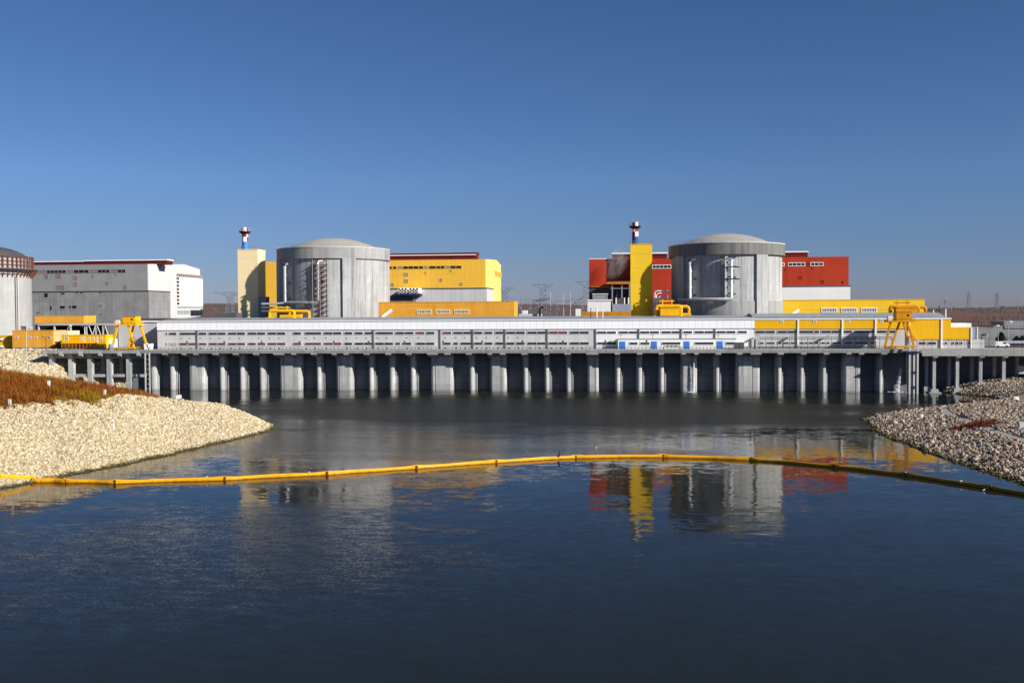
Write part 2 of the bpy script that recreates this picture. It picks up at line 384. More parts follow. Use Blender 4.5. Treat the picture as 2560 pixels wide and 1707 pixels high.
def copy_tree(o, loc, label=None):
    c = o.copy(); col.objects.link(c); c.location = loc
    if label: c['label'] = label
    for k in kids(o):
        d = k.copy(); col.objects.link(d); d.parent = c
        for k2 in kids(k):
            e = k2.copy(); col.objects.link(e); e.parent = d
    return c
def window(parent, x0, x1, z0, z1, Y, n=1, frame='white', pane='pane', fw_=.14, name='window', d=.12):
    b = MB(); b.box(x0+fw_, x1-fw_, Y-.03, Y+.05, z0+fw_, z1-fw_, pane)
    b.box(x0, x0+fw_, Y-d, Y+.04, z0, z1, frame); b.box(x1-fw_, x1, Y-d, Y+.04, z0, z1, frame)
    b.box(x0+fw_, x1-fw_, Y-d, Y+.04, z0, z0+fw_, frame); b.box(x0+fw_, x1-fw_, Y-d, Y+.04, z1-fw_, z1, frame)
    for i in range(1, n):
        x = x0+(x1-x0)*i/n; b.box(x-.08, x+.08, Y-d+.03, Y-.03, z0+fw_, z1-fw_, frame)
    return b.build(name, parent)
def windowx(parent, y0, y1, z0, z1, X, n=1, frame='white', pane='pane', name='window'):
    b = MB(); f = .14; b.box(X-.05, X+.03, y0+f, y1-f, z0+f, z1-f, pane)
    b.box(X-.04, X+.12, y0, y0+f, z0, z1, frame); b.box(X-.04, X+.12, y1-f, y1, z0, z1, frame)
    b.box(X-.04, X+.12, y0+f, y1-f, z0, z0+f, frame); b.box(X-.04, X+.12, y0+f, y1-f, z1-f, z1, frame)
    for i in range(1, n):
        y = y0+(y1-y0)*i/n; b.box(X+.03, X+.09, y-.08, y+.08, z0+f, z1-f, frame)
    return b.build(name, parent)
def railing_mesh(pts, h, posts, k='black', r=.065):
    b = MB(); pts = [Vector(p) for p in pts]
    for f in (1., .55): b.tube([p+Vector((0, 0, h*f)) for p in pts], r*.8, k, 5)
    for i in range(posts+1):
        u = i/posts*(len(pts)-1); j = min(int(u), len(pts)-2); p = pts[j].lerp(pts[j+1], u-j)
        b.tube([p, p+Vector((0, 0, h))], r, k, 5)
    return b

ZD = PZ(1280, 875, -4.5)        # deck level
DY = -4.5                       # deck edge
def nppoly(name, verts, faces3, mats, mi=None, kind=None, smooth=False):
    me = bpy.data.meshes.new(name); n = len(verts); k = len(faces3); c = faces3.shape[1]
    me.vertices.add(n); me.vertices.foreach_set('co', np.ascontiguousarray(verts, dtype=np.float32).ravel())
    me.loops.add(k*c); me.loops.foreach_set('vertex_index', np.ascontiguousarray(faces3, dtype=np.int32).ravel())
    me.polygons.add(k); me.polygons.foreach_set('loop_start', np.arange(0, k*c, c, dtype=np.int32))
    for m in mats: me.materials.append(MT[m])
    if mi is not None: me.polygons.foreach_set('material_index', np.ascontiguousarray(mi, dtype=np.int32))
    if smooth: me.polygons.foreach_set('use_smooth', np.ones(k, dtype=bool))
    me.update(calc_edges=True)
    o = bpy.data.objects.new(name, me); col.objects.link(o)
    if kind: o['kind'] = kind
    return o
def vnoise(x, y, s, seed=0):    # cheap smooth value noise
    x = x*s+seed*17.3; y = y*s+seed*9.1
    xi = np.floor(x); yi = np.floor(y); fx = x-xi; fy = y-yi
    fx = fx*fx*(3-2*fx); fy = fy*fy*(3-2*fy)
    def hsh(a, b): return np.modf(np.abs(np.sin(a*127.1+b*311.7+seed)*43758.5453))[0]
    return (hsh(xi, yi)*(1-fx)+hsh(xi+1, yi)*fx)*(1-fy)+(hsh(xi, yi+1)*(1-fx)+hsh(xi+1, yi+1)*fx)*fy

# ------------------------------------------------------------------ setting: water, banks, ground
b = MB(); b.add([(-900, -900, 0), (900, -900, 0), (900, 26, 0), (-900, 26, 0)], [(0, 1, 2, 3)], 'water')
wa = b.build('water'); wa['kind'] = 'structure'

def polydist(P, x, y):          # signed distance to a closed polygon, positive inside
    x = x.ravel(); y = y.ravel(); d = np.full(x.shape, 1e9); ins = np.zeros(x.shape, bool); n = len(P)
    for i in range(n):
        ax, ay = P[i]; bx, by = P[(i+1) % n]; ex, ey = bx-ax, by-ay
        t = np.clip(((x-ax)*ex+(y-ay)*ey)/(ex*ex+ey*ey+1e-9), 0, 1)
        d = np.minimum(d, np.hypot(x-ax-t*ex, y-ay-t*ey))
        c = ((ay > y) != (by > y)) & (x < (bx-ax)*(y-ay)/((by-ay) if by != ay else 1e-9)+ax)
        ins ^= c
    return np.where(ins, d, -d)
PL = [G(*p) for p in [(-92, 60), (-88, 100), (-84.5, 130), (-81, 157), (-77, 166), (-70, 183), (-66, 197), (-60, 219), (-57, 232), (-58, 243), (-65, 252), (-79, 267), (-98, 283), (-118, 297), (-140, 305), (-200, 312), (-330, 316), (-330, 60)]]
PR = [G(*p) for p in [(86, 60), (82, 110), (80, 155), (80, 173), (80, 192), (81.5, 219), (88, 249), (99, 262), (117, 274), (135, 287), (150, 302), (150, 313), (146, 322), (143.5, 330), (150, 350), (158, 372), (330, 372), (330, 60)]]
def camxy(x, y):
    dx = x-CAM.x; dy = y-CAM.y
    return dx*rh.x+dy*rh.y, dx*fh.x+dy*fh.y
def hL(x, y):
    s = polydist(PL, x, y); n = vnoise(x.ravel(), y.ravel(), .06, 3)-.5; n2 = vnoise(x.ravel(), y.ravel(), .25, 5)-.5
    s = s+n*4*np.clip(s/12, 0, 1)+n2*1.2
    h = np.where(s > 0, 15.6*(1-np.exp(-s/31.)), s*.35)
    xc, d = camxy(x.ravel(), y.ravel())
    h = np.minimum(h, np.interp(xc, [-145, -131, -124, -115, -106, -99, -90, -74], [14.6, 13.3, 11.7, 9.4, 7.7, 6.5, 5.5, 4])+np.clip(250-d, 0, 99)*.15)
    return np.maximum(np.minimum(h, 14.0)+n*1.0*np.clip(s/25, 0, 1), -2.5)
def hR(x, y):
    s = polydist(PR, x, y); n = vnoise(x.ravel(), y.ravel(), .06, 8)-.5; n2 = vnoise(x.ravel(), y.ravel(), .25, 5)-.5
    s = s+n*3*np.clip(s/12, 0, 1)+n2*1.2
    h = np.where(s > 0, (6.6-3.2*np.clip((y.ravel()+75)/45, 0, 1))*(1-np.exp(-s/(27-18*np.clip((y.ravel()+75)/45, 0, 1)))), s*.35)
    yy = y.ravel(); xx = x.ravel()
    rise = np.clip((yy+40)/45, 0, 1)*np.clip((xx-95)/60, 0, 1)*np.clip(s/6, 0, 1)
    return np.maximum(h+rise*2.6+n*.6*np.clip(s/25, 0, 1), -2.5)
def hF(x, y):                   # rubble slope beneath and left of the open jetty
    x = x.ravel(); y = y.ravel()
    xa = PX(95, 0); xb = PX(235, 0); u = np.clip((x-xa)/(xb-xa), 0, 1); u = u*u*(3-2*u)
    toe = -30+34*u; top = 11.
    s = (y-toe)/(top-toe); return np.clip(s, -.15, 1)*(ZD-.15)
def grid(name, f, xs, ys, mats, mifun=None, kind='structure'):
    X, Y_ = np.meshgrid(xs, ys); Z = f(X, Y_).reshape(X.shape); nx, ny = len(xs), len(ys)
    vs = np.stack([X, Y_, Z], -1).reshape(-1, 3)
    i = np.arange(nx-1)[None, :]+nx*np.arange(ny-1)[:, None]; i = i.ravel()
    fs = np.stack([i, i+1, i+1+nx, i+nx], -1)
    zc = Z.ravel()[fs]; keep = zc.max(1) > -2.4; fs = fs[keep]
    mi = None
    if mifun is not None:
        cx = X.ravel()[fs].mean(1); cy = Y_.ravel()[fs].mean(1); mi = mifun(cx, cy)
    return nppoly(name, vs, fs, mats, mi, kind, True)
def grassmask(x, y):            # where the dry grass covers the crest of the left bank
    s = polydist(PL, x, y); xc, d = camxy(x, y)
    lim = -88.5-np.clip(198-d, 0, 99)*1.8-np.clip(d-243, 0, 99)*.35+(vnoise(x, y, .12, 2)-.5)*7+(vnoise(x, y, .5, 4)-.5)*4
    return (xc < lim) & (d > 170) & (s > 4)
grid('left_bank', hL, np.arange(-260, -20, 1.6), np.arange(-290, 5, 1.6), ['bankL', 'turf'], lambda x, y: grassmask(x, y).astype(int))
grid('right_bank', hR, np.arange(25, 330, 1.8), np.arange(-290, 30, 1.8), ['bankR'])
grid('far_bank', hF, np.arange(-420, PX(352, 0), 2.), np.arange(-34, 12.5, 1.5), ['bankL'])

def gz(x, y):                   # plant yard, then rising steppe
    u = np.clip((y-230)/1250, 0, 1); u = u*u*(3-2*u)
    n = vnoise(x, y, .004, 1)*5+vnoise(x, y, .0013, 2)*6-5
    top = 37-(x*.0095)
    return ZD-.1+(top-ZD+n)*u-np.clip((y-1500)/3000, 0, 1)*30
ys = np.array([11.4, 26, 60, 120, 200, 230, 260, 300, 350, 400, 460, 520, 600, 680, 760, 860, 960, 1060, 1180, 1300, 1420, 1560, 1900, 2600, 4000, 9000.])
xs = np.concatenate([np.linspace(-7000, -800, 14), np.linspace(-760, 760, 90), np.linspace(800, 7000, 14)])
grid('ground', gz, xs, ys, ['ground'])

# stones: one rock object per bank (nobody could count them)
def icos():
    t = (1+5**.5)/2
    v = np.array([(-1, t, 0), (1, t, 0), (-1, -t, 0), (1, -t, 0), (0, -1, t), (0, 1, t), (0, -1, -t), (0, 1, -t), (t, 0, -1), (t, 0, 1), (-t, 0, -1), (-t, 0, 1)], float)
    f = np.array([(0, 11, 5), (0, 5, 1), (0, 1, 7), (0, 7, 10), (0, 10, 11), (1, 5, 9), (5, 11, 4), (11, 10, 2), (10, 7, 6), (7, 1, 8), (3, 9, 4), (3, 4, 2), (3, 2, 6), (3, 6, 8), (3, 8, 9), (4, 9, 5), (2, 4, 11), (6, 2, 10), (8, 6, 7), (9, 8, 1)])
    return v/np.linalg.norm(v[0]), f
def stones(name, pts, size, mat, label, flat=.7):
    v, f = icos(); n = len(pts); rng = np.random.default_rng(len(pts))
    s = size*rng.lognormal(0, .42, n)[:, None, None]
    vv = v[None]*(1+rng.uniform(-.28, .28, (n, 12, 1)))*rng.uniform(.6, 1.25, (n, 1, 3))
    vv[:, :, 2] *= flat
    a = rng.uniform(0, 6.283, n); ti = rng.normal(0, .35, n)
    c, s_ = np.cos(ti)[:, None], np.sin(ti)[:, None]
    y = vv[:, :, 1]*c-vv[:, :, 2]*s_; z = vv[:, :, 1]*s_+vv[:, :, 2]*c; vv[:, :, 1] = y; vv[:, :, 2] = z
    c, s_ = np.cos(a)[:, None], np.sin(a)[:, None]
    x = vv[:, :, 0]*c-vv[:, :, 1]*s_; y = vv[:, :, 0]*s_+vv[:, :, 1]*c; vv[:, :, 0] = x; vv[:, :, 1] = y
    vv = vv*s+pts[:, None, :]
    ff = (f[None]+12*np.arange(n)[:, None, None]).reshape(-1, 3)
    o = nppoly(name, vv.reshape(-1, 3), ff, [mat], None, 'stuff'); o['label'] = label; o['category'] = 'rocks'
    return o
def scatter(n, x0, x1, y0, y1, seed):
    r = np.random.default_rng(seed); return r.uniform(x0, x1, n), r.uniform(y0, y1, n)
def inview(x, y, z, m=.06):
    xc, d = camxy(x, y); return (d > 20) & (np.abs(xc/d) < 1280/F+m)
x, y = scatter(600000, -210, -25, -250, 5, 1); z = hL(x, y)
k = (z > -.25) & inview(x, y, z) & ~grassmask(x, y) & (polydist(PL, x, y) < 70)
x, y, z = x[k][:110000], y[k][:110000], z[k][:110000]
stones('riprap_stones', np.stack([x, y, z+.05], -1), .175, 'stoneL', 'pale cream rubble stones covering the left bank below the dry grass')
x, y = scatter(420000, 40, 240, -230, 5, 2); z = hR(x, y)
k = (z > -.25) & inview(x, y, z)
pathpx = [(2463, 998, 2.2), (2400, 1008, 2.6), (2368, 1014, 2.9), (2360, 1022, 3.1), (2372, 1030, 3.3), (2415, 1046, 3.8), (2490, 1061, 4.6), (2560, 1073, 5.2), (2640, 1086, 6)]
pathw = [W(a, c, zz) for a, c, zz in pathpx]
pd = np.full(x.shape, 1e9)
for a, c in zip(pathw[:-1], pathw[1:]):
    ex, ey = c.x-a.x, c.y-a.y; tt = np.clip(((x-a.x)*ex+(y-a.y)*ey)/(ex*ex+ey*ey), 0, 1); pd = np.minimum(pd, np.hypot(x-a.x-tt*ex, y-a.y-tt*ey))
k &= pd > .9
x, y, z = x[k][:105000], y[k][:105000], z[k][:105000]
stones('riprap_stones', np.stack([x, y, z+.05], -1), .19, 'stoneR', 'grey and tan rubble stones covering the right bank beside the gravel path', .95)
x, y = scatter(60000, -260, PX(300, 0), -34, 11, 3); z = hF(x, y)
k = (z > -.2) & inview(x, y, z)
x, y, z = x[k][:22000], y[k][:22000], z[k][:22000]
stones('riprap_stones', np.stack([x, y, z+.05], -1), .30, 'stoneL', 'pale rubble stones on the far slope under the orange building and open jetty')
# gravel path on the right bank
vs = []
for i, p in enumerate(pathw):
    a = pathw[max(0, i-1)]; c = pathw[min(len(pathw)-1, i+1)]; dx, dy = c.x-a.x, c.y-a.y; L = math.hypot(dx, dy)
    for sgn in (-.7, .7):
        q = (p.x-dy/L*sgn, p.y+dx/L*sgn); vs.append((q[0], q[1], float(hR(np.array([q[0]]), np.array([q[1]]))[0])+.12))
n = len(pathw); b = MB(); b.add(vs, [(2*i, 2*i+2, 2*i+3, 2*i+1) for i in range(n-1)], 'path')
pa = b.build('path'); pa['kind'] = 'structure'

# grass tufts: crossed thin blades
def tufts(name, pts, hgt, wid, blades, mat, label, lean=.45, cat='grass'):
    n = len(pts); r = np.random.default_rng(n+3); N = n*blades
    base = np.repeat(pts, blades, 0)+np.concatenate([r.normal(0, wid, (N, 2)), np.zeros((N, 1))], 1)
    a = r.uniform(0, 6.283, N); h = hgt*r.uniform(.5, 1.3, N)*np.repeat(r.lognormal(0, .35, n), blades); w_ = r.uniform(.03, .075, N)*hgt
    sd = np.stack([np.cos(a), np.sin(a), 0*a], -1)*w_[:, None]
    ln = np.stack([np.cos(a+1.57), np.sin(a+1.57), 0*a], -1)*(h*r.uniform(0, lean, N))[:, None]
    tip = base+ln; tip[:, 2] += h
    mid = base+ln*.35; mid[:, 2] += h*.55
    vv = np.stack([base-sd, base+sd, mid+sd*.8, mid-sd*.8, tip], 1).reshape(-1, 3)
    o = np.arange(N)[:, None]*5
    fs = np.concatenate([o+np.array([[0, 1, 2]]), o+np.array([[0, 2, 3]]), o+np.array([[3, 2, 4]])], 0)
    ob = nppoly(name, vv, fs, [mat], None, 'stuff'); ob['label'] = label; ob['category'] = cat
    return ob
x, y = scatter(80000, -210, -60, -185, -25, 5); z = hL(x, y)
gm = grassmask(x, y); sd_ = polydist(PL, x, y); gm |= grassmask(x-2.0, y+1.0) & (np.random.default_rng(9).random(len(x)) < .22); gm |= grassmask(x-5.5, y+2) & (np.random.default_rng(10).random(len(x)) < .05)
k = gm & inview(x, y, z)
x, y, z = x[k][:22000], y[k][:22000], z[k][:22000]
tufts('dry_grass', np.stack([x, y, z-.05], -1), .85, .2, 8, 'hillgrass', 'rust and olive dry grass covering the crest of the left bank')
xr = [W(2440+random.gauss(0, 24), 1059+random.gauss(0, 2.0), 3.8) for i in range(260)]
xx = np.array([p.x for p in xr]); yy = np.array([p.y for p in xr])
tufts('dry_weeds', np.stack([xx, yy, hR(xx, yy)], -1), .8, .2, 8, 'rustgrass' if 'rustgrass' in MT else 'grass', 'patch of dark red dry weeds among the right bank stones', cat='weeds')

# ------------------------------------------------------------------ quay wall
narrow = [(420, 433), (545, 557), (595, 608), (645, 658), (788, 800), (919, 931), (970.5, 984), (1023, 1036), (1171, 1184.5), (1306, 1318.6), (1360, 1372), (1414, 1426), (1537, 1550.5), (1591, 1605), (1647, 1660), (1786, 1799), (1941, 1955), (1998, 2010.6), (2053, 2066.7), (2195, 2208)]
wide = [(372, 387), (469, 508), (697, 749), (839, 878), (1075.6, 1130), (1224.5, 1264), (1468, 1496), (1702.6, 1743), (1841, 1900), (2110, 2153)]
brk = [(403, 417), (453, 463), (482, 493), (529, 544), (580, 594), (631, 645), (682, 708), (727, 738), (776, 790), (828, 839), (858, 869), (908, 922), (962, 976), (1013.6, 1027), (1067, 1093), (1110, 1125), (1164, 1178), (1218, 1229), (1249, 1262.6), (1303, 1318), (1358, 1372), (1411, 1426), (1465, 1496), (1537, 1550), (1592, 1606), (1647, 1660), (1703, 1715), (1736, 1747), (1789, 1803), (1843, 1856), (1877, 1904), (1945, 1960), (2003, 2017), (2060, 2074), (2117, 2129), (2149, 2161), (2204, 2218.6)]
QX0, QX1 = PX(371, 0), PX(2288, 0)
q = thing('quay_wall', 'long grey concrete quay with rounded piers standing in the water below the pump house', 'quay', ((QX0+QX1)/2, 0, 0))
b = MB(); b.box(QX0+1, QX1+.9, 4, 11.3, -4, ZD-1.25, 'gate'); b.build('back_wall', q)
b = MB(); b.box(QX0-1, QX1+1, DY, 11.38, ZD-1.0, ZD, 'deckc'); b.box(QX0-1, QX1+1, DY+.35, 11.3, ZD-1.25, ZD-1.003, 'deckc')
b.box(QX0-1, QX1+1, DY-.12, DY-.003, ZD-.45, ZD+.12, 'deckc'); b.build('deck', q)
for a, c in narrow:
    x0, x1 = PX(a, -.5), PX(c, -.5); r = (x1-x0)/2; xm = (x0+x1)/2
    pr = [(x0, 4.0), (x0, .6)]+[(xm-r*math.cos(t*math.pi/10), .6-1.1*math.sin(t*math.pi/10)) for t in range(1, 10)]+[(x1, .6), (x1, 4.0)]
    b = MB(); b.prismz(pr, -3, ZD-1.25, 'quay'); b.build('pier', q)
    b = MB(); b.box(x1+.25, x1+.45, 1.2, 1.5, -1, ZD-7.5, 'quay'); b.box(x1+.6, x1+.8, 2.0, 2.3, -1, ZD-8, 'quay'); b.build('gate_guide', q)
for a, c in wide:
    x0, x1 = PX(a, -.5), PX(c, -.5)
    pr = [(x0, 4.0), (x0, .3), (x0+.25, -.25), (x0+.8, -.5), (x1-.8, -.5), (x1-.25, -.25), (x1, .3), (x1, 4.0)]
    b = MB(); b.prismz(pr, -3, ZD-1.25, 'quay')
    if x1-x0 > 3.5:
        xs_ = x0+(x1-x0)*(.22 if a < 1200 else .7); b.box(xs_-.07, xs_+.07, -.53, -.45, -1, ZD-1.26, 'dark')
        zz = ZD-4.6; b.box(x0+.9, x0+(x1-x0)*.55, -.62, -.505, zz-.9, zz, 'quay')
    b.build('pier', q)
for a, c in brk:
    x0, x1 = PX(a, DY), PX(c, DY)
    b = MB(); b.prismx([(DY+.02, ZD-1.003), (DY+.02, ZD-1.55), (DY+.5, ZD-1.75), (-.6, ZD-2.6), (.55, ZD-2.6), (.55, ZD-1.253), (DY+.36, ZD-1.253), (DY+.36, ZD-1.003)], x0, x1, 'deckc'); b.build('bracket', q)
# deck furniture: railing in three lengths
for (a, c, lab, po, hh) in ((372, 1486, 'grey steel railing along the deck edge in front of the grey pump house wall', 110, 1.1), (1490, 1886, 'grey steel railing along the deck edge in front of the blue doors', 44, 1.1), (1890, 2240, 'grey steel railing along the deck edge below the yellow band', 40, 1.1)):
    p0, p1 = PX(a, DY), PX(c, DY)
    tag(railing_mesh([(p0, DY+.15, ZD), (p1, DY+.15, ZD)], hh, po).build('railing', None, ((p0+p1)/2, DY+.15, ZD)), lab, 'railing')

# ------------------------------------------------------------------ jetty (open piled deck, left)
JX0, JX1 = PX(100, DY), QX0-1.02
j = thing('jetty', 'open concrete jetty on slim columns left of the quay, with braces between them', 'jetty', ((JX0+JX1)/2, 0, 0))
b = MB(); b.prismx([(DY, ZD), (DY, ZD-1.0), (DY+.6, ZD-1.4), (11.3, ZD-1.4), (11.3, ZD)], JX0, JX1, 'deckc'); b.build('deck', j)
jc = [(119, 131), (167, 180), (215, 227), (263, 275), (312, 323.5)]
zb0, zb1 = PZ(220, 942, -2), PZ(220, 935, -2)
for i, (a, c) in enumerate(jc):
    x0, x1 = PX(a, -3), PX(c, -3)
    b = MB(); b.box(x0, x1, -2.6, -1.2, -3, ZD-2.9, 'quay')
    b.prismx([(-2.6, ZD-2.9), (-1.2, ZD-2.9), (.5, ZD-1.403), (-3.6, ZD-1.403)], x0, x1, 'deckc')
    b.build('column', j)
    b = MB(); b.box(x0+.15, x1-.15, 6.5, 7.6, -3, ZD-1.403, 'quay'); b.build('column', j)
    if i < 4: xn = PX(jc[i+1][0], -3)
    else: xn = JX1+.8
    b = MB(); b.box(x1+.002, xn-.002, -2.2, -1.6, zb0, zb1, 'quay'); b.build('brace', j)
    b = MB(); b.box(x1+.002, xn-.002, -2.4, -1.5, ZD-2.9, ZD-1.403, 'deckc'); b.build('edge_beam', j)
for a in (105, 146, 195, 244, 292, 340):
    x0, x1 = PX(a, DY), PX(a+9, DY)
    b = MB(); b.prismx([(DY-.05, ZD-.4), (DY-.05, ZD-1.8), (DY+.6, ZD-2.2), (-3.7, ZD-1.42), (-3.7, ZD-1.403), (DY+.5, ZD-1.403), (DY-.003, ZD-1.0), (DY-.003, ZD-.4)], x0, x1, 'quay'); b.build('bracket', j)
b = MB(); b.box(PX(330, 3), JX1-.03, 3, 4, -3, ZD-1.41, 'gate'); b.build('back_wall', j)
lt = thing('ladder', 'tall pale steel ladder standing in the water where jetty meets quay', 'ladder', (PX(367, -5), -5, 0))
xa, xb = PX(361.5, -5), PX(372, -5)
for x_ in (xa, xb): b = MB(); b.box(x_-.18, x_+.18, -5.2, -4.85, -2, ZD-.9, 'conc_pale'); b.build('stile', lt)
for i in range(8):
    z_ = .7+i*1.75; b = MB(); b.box(xa+.181, xb-.181, -5.12, -4.95, z_, z_+.16, 'conc_pale'); b.build('rung', lt)
p = (JX0+.4, DY+.2, ZD); p2 = (PX(358, DY), DY+.2, ZD)
tag(railing_mesh([p, p2], 1.1, 26).build('railing', None, p), 'thin steel railing along the jetty edge below the yellow cabins', 'railing')

# ------------------------------------------------------------------ bridge on the right
BX0, BX1 = QX1+1.02, PX(2760, -3)
br = thing('bridge', 'concrete bridge on thin columns running off beyond the right end of the quay', 'bridge', ((BX0+BX1)/2, 0, 0))
b = MB(); b.box(BX0, BX1, DY, 11.3, ZD-.35, ZD, 'deckc'); b.box(BX0, BX1, DY, DY+.8, ZD-2.1, ZD-.353, 'deckc'); b.box(BX0, BX1, 5, 5.8, ZD-2.1, ZD-.353, 'deckc'); b.build('deck', br)
for i in range(9):
    px = 2337+i*58.2; x0, x1 = PX(px-4, -3), PX(px+4, -3); zf = max(0, float(hR(np.array([x0]), np.array([-2.])) [0]))
    b = MB(); b.box(x0, x1, -2.9, -1.8, -3, ZD-2.65, 'quay'); b.build('column', br)
    b = MB(); b.box(x0-.25, x1+.25, -4.3, 6.2, ZD-2.65, ZD-2.103, 'deckc'); b.build('cross_beam', br)
    b = MB(); b.box(x0-.7, x1+.7, -3.6, -1.1, -3, zf*.75+1.3, 'quay'); b.box(x0-1.4, x1+1.4, -4.4, -.4, -3, min(zf, .1)+.4, 'quay'); b.build('footing', br)
    b = MB(); b.box(x0-.1, x1-.1, 5, 6, -3, ZD-2.65, 'quay'); b.build('column', br)
    b = MB(); b.box(x0-.6, x1+.4, 4.3, 6.7, -3, 1.6, 'quay'); b.build('footing', br)
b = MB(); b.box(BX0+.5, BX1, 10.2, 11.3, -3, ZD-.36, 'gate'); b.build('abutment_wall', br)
tag(railing_mesh([(BX0+.5, DY+.2, ZD), (BX1, DY+.2, ZD)], 3.6, 22, 'black', .05).build('fence', None, (BX0, DY+.2, ZD)), 'tall thin wire fence posts along the right bridge edge', 'fence')

# ------------------------------------------------------------------ pump house (three sections)
PY = 8.0
ZE = PZ(1280, 801, PY)           # eaves
ZF = PZ(1280, 822.5, PY)         # foot of the white band
r1t, r1b = PZ(1000, 830, PY), PZ(1000, 835.2, PY)
r2t, r2b = PZ(1000, 842.4, PY), PZ(1000, 845.6, PY)
r3t, r3b = PZ(1000, 856.4, PY), PZ(1000, 861.8, PY)
r4t, r4b = PZ(1000, 869.2, PY), PZ(1000, 872, PY)
xg0, xg1, xw1, xy1 = PX(393, PY), PX(1486, PY), PX(1886, PY), PX(2388, PY)
def z2(l): return [(360+a/3.675, 360+c/3.675) for a, c in l]
def z3(l): return [(960+a/3.675, 960+c/3.675) for a, c in l]
def z4(l): return [(1440+a/3.675, 1440+c/3.675) for a, c in l]
def z7(l): return [(1860+a/3.36, 1860+c/3.36) for a, c in l]
def section(lab, xa, xb, wallk, facek, gaps):
    t = thing('pump_house', lab, 'building', ((xa+xb)/2, PY, ZD))
    b = MB(); b.box(xa, xb, PY, 30, ZD, ZF-.003, wallk); b.build('wall', t)
    b = MB(); b.box(xa, xb, PY-.3, 30, ZF, ZE, facek); b.build('fascia', t)
    b = MB(); b.prismx([(PY-.5, ZE+.003), (PY-.5, ZE+.28), (14, ZE+.75), (30, ZE+1.35), (30.2, ZE+.003)], xa, xb, 'roof')
    b.box(xa, xb, PY-.56, PY-.503, ZE-.05, ZE+.32, 'white'); b.build('roof', t)
    for g in gaps:
        x_ = PX(g, PY); b = MB(); b.box(x_-.22, x_+.22, PY-.25, PY-.002, ZD+.02, ZF-.02, 'tin'); b.build('downpipe', t)
    return t
def bands(t, l, zt, zb, Y, frame, pane):
    for i, (a, c) in enumerate(l):
        x0, x1 = PX(a, Y), PX(c, Y)
        window(t, x0-.12, x1+.12, zb-.12, zt+.12, Y, max(1, int((x1-x0)/3.2)), frame, pane if isinstance(pane, str) else pane(i, a), .13, d=.16)
pg = section('grey walled pump house section with rows of slit windows under a white band', xg0, xg1, 'greywall', 'fascia',
             [360+483/3.675, 360+2105/3.675, 960+513/3.675, 960+812/3.675, 960+1108/3.675, 960+1497/3.675])
row1 = z2([(198, 213), (228, 298), (328, 477), (500, 572), (593, 750), (770, 928), (953, 1113), (1135, 1297), (1370, 1442), (1478, 1627), (1652, 1813), (1840, 1912), (1935, 2008), (2027, 2100), (2130, 2287)])+z3([(0+105, 270), (293, 368), (388, 462), (540, 615), (638, 808), (828, 902), (922, 996), (1022, 1098), (1123, 1293), (1318, 1487), (1513, 1682), (1708, 1880)])
bands(pg, row1, r1t, r1b, PY, 'oldwhite', lambda i, a: 'panered' if i in (16, 18, 25) else 'pane')
row3 = z2([(202, 212), (232, 240), (250, 258), (268, 276), (287, 297), (322, 477), (500, 572), (593, 748), (770, 928), (953, 1025), (1042, 1112), (1135, 1297), (1370, 1442), (1478, 1625), (1652, 1813), (1840, 1910), (1935, 2098), (2122, 2287)])+z3([(105, 145), (168, 248), (295, 462), (540, 612), (638, 677), (703, 805), (828, 902), (922, 996), (1022, 1098), (1123, 1197), (1215, 1292), (1318, 1485), (1513, 1682), (1708, 1880)])
bands(pg, row3, r3t, r3b, PY, 'oldwhite', lambda i, a: 'panered' if 5 <= i <= 14 else 'pane')
sq = [360+v/3.675 for v in (340, 421, 520, 613, 693, 793, 875, 1055, 1156, 1240, 1486, 1569, 1671, 1860, 1955, 2041, 2144, 2227)]+[960+v/3.675 for v in (208, 315, 561, 659, 745, 850, 940, 1044, 1145, 1231)]
for a in sq: x_ = PX(a, PY); window(pg, x_-.33, x_+.33, r2b, r2t, PY, 1, 'oldwhite', 'pane', .1, d=.1)
for a in sq+[960+v/3.675 for v in (1338, 1427, 1533, 1622, 1730, 1818)]:
    x_ = PX(a+.5, PY); b = MB(); b.box(x_-.3, x_+.3, PY-.04, PY+.1, r4b, r4t, 'dark'); b.build('vent', pg)
pw = section('white pump house section with four blue doors on the deck', xg1+.02, xw1, 'whitewall', 'fascia', [1440+178/3.675, 1440+575/3.675, 1440+965/3.675, 1440+1275/3.675])
bands(pw, z4([(193, 367), (393, 566), (588, 763), (787, 960), (988, 1066), (1090, 1265), (1290, 1465), (1488, 1570)]), r1t, r1b, PY, 'white', 'pane')
bands(pw, z4([(195, 370)]), r3t, r3b, PY, 'white', 'pane')
# low door porch in front of the white section
xp0, xp1 = PX(1440+385/3.675, 4.5), PX(1440+1475/3.675, 4.5); zp = PZ(1600, 780+250/3.675, 4.5)
b = MB(); b.box(xp0, xp1, 4.5, PY-.02, ZD, zp, 'whitewall'); b.box(xp0-.1, xp1+.1, 4.4, PY-.02, zp+.003, zp+.18, 'steel'); b.build('porch', pw)
bands(pw, z4([(492, 566), (590, 675), (790, 960), (1092, 1263), (1378, 1465)]), r3t+.05, r3b+.05, 4.5, 'white', 'pane')
for a in (427, 717, 1018, 1322):
    x_ = PX(1440+a/3.675, 4.5); zt = PZ(1600, 780+270/3.675, 4.5)
    d_ = MB(); d_.box(x_-.98, x_+.98, 4.36, 4.49, ZD+.02, zt, 'blue'); d_.box(x_-.03, x_+.03, 4.345, 4.36, ZD+.1, zt-.05, 'navy'); do = d_.build('door', pw)
    b = MB(); b.box(x_+.12, x_+.2, 4.3, 4.345, ZD+1., ZD+1.25, 'steel'); b.build('handle', do)
xyl = xw1+.02
py_ = thing('pump_house', 'yellow banded pump house section at the right end, white lower wall with slits', 'building', ((xyl+xy1)/2, PY, ZD))
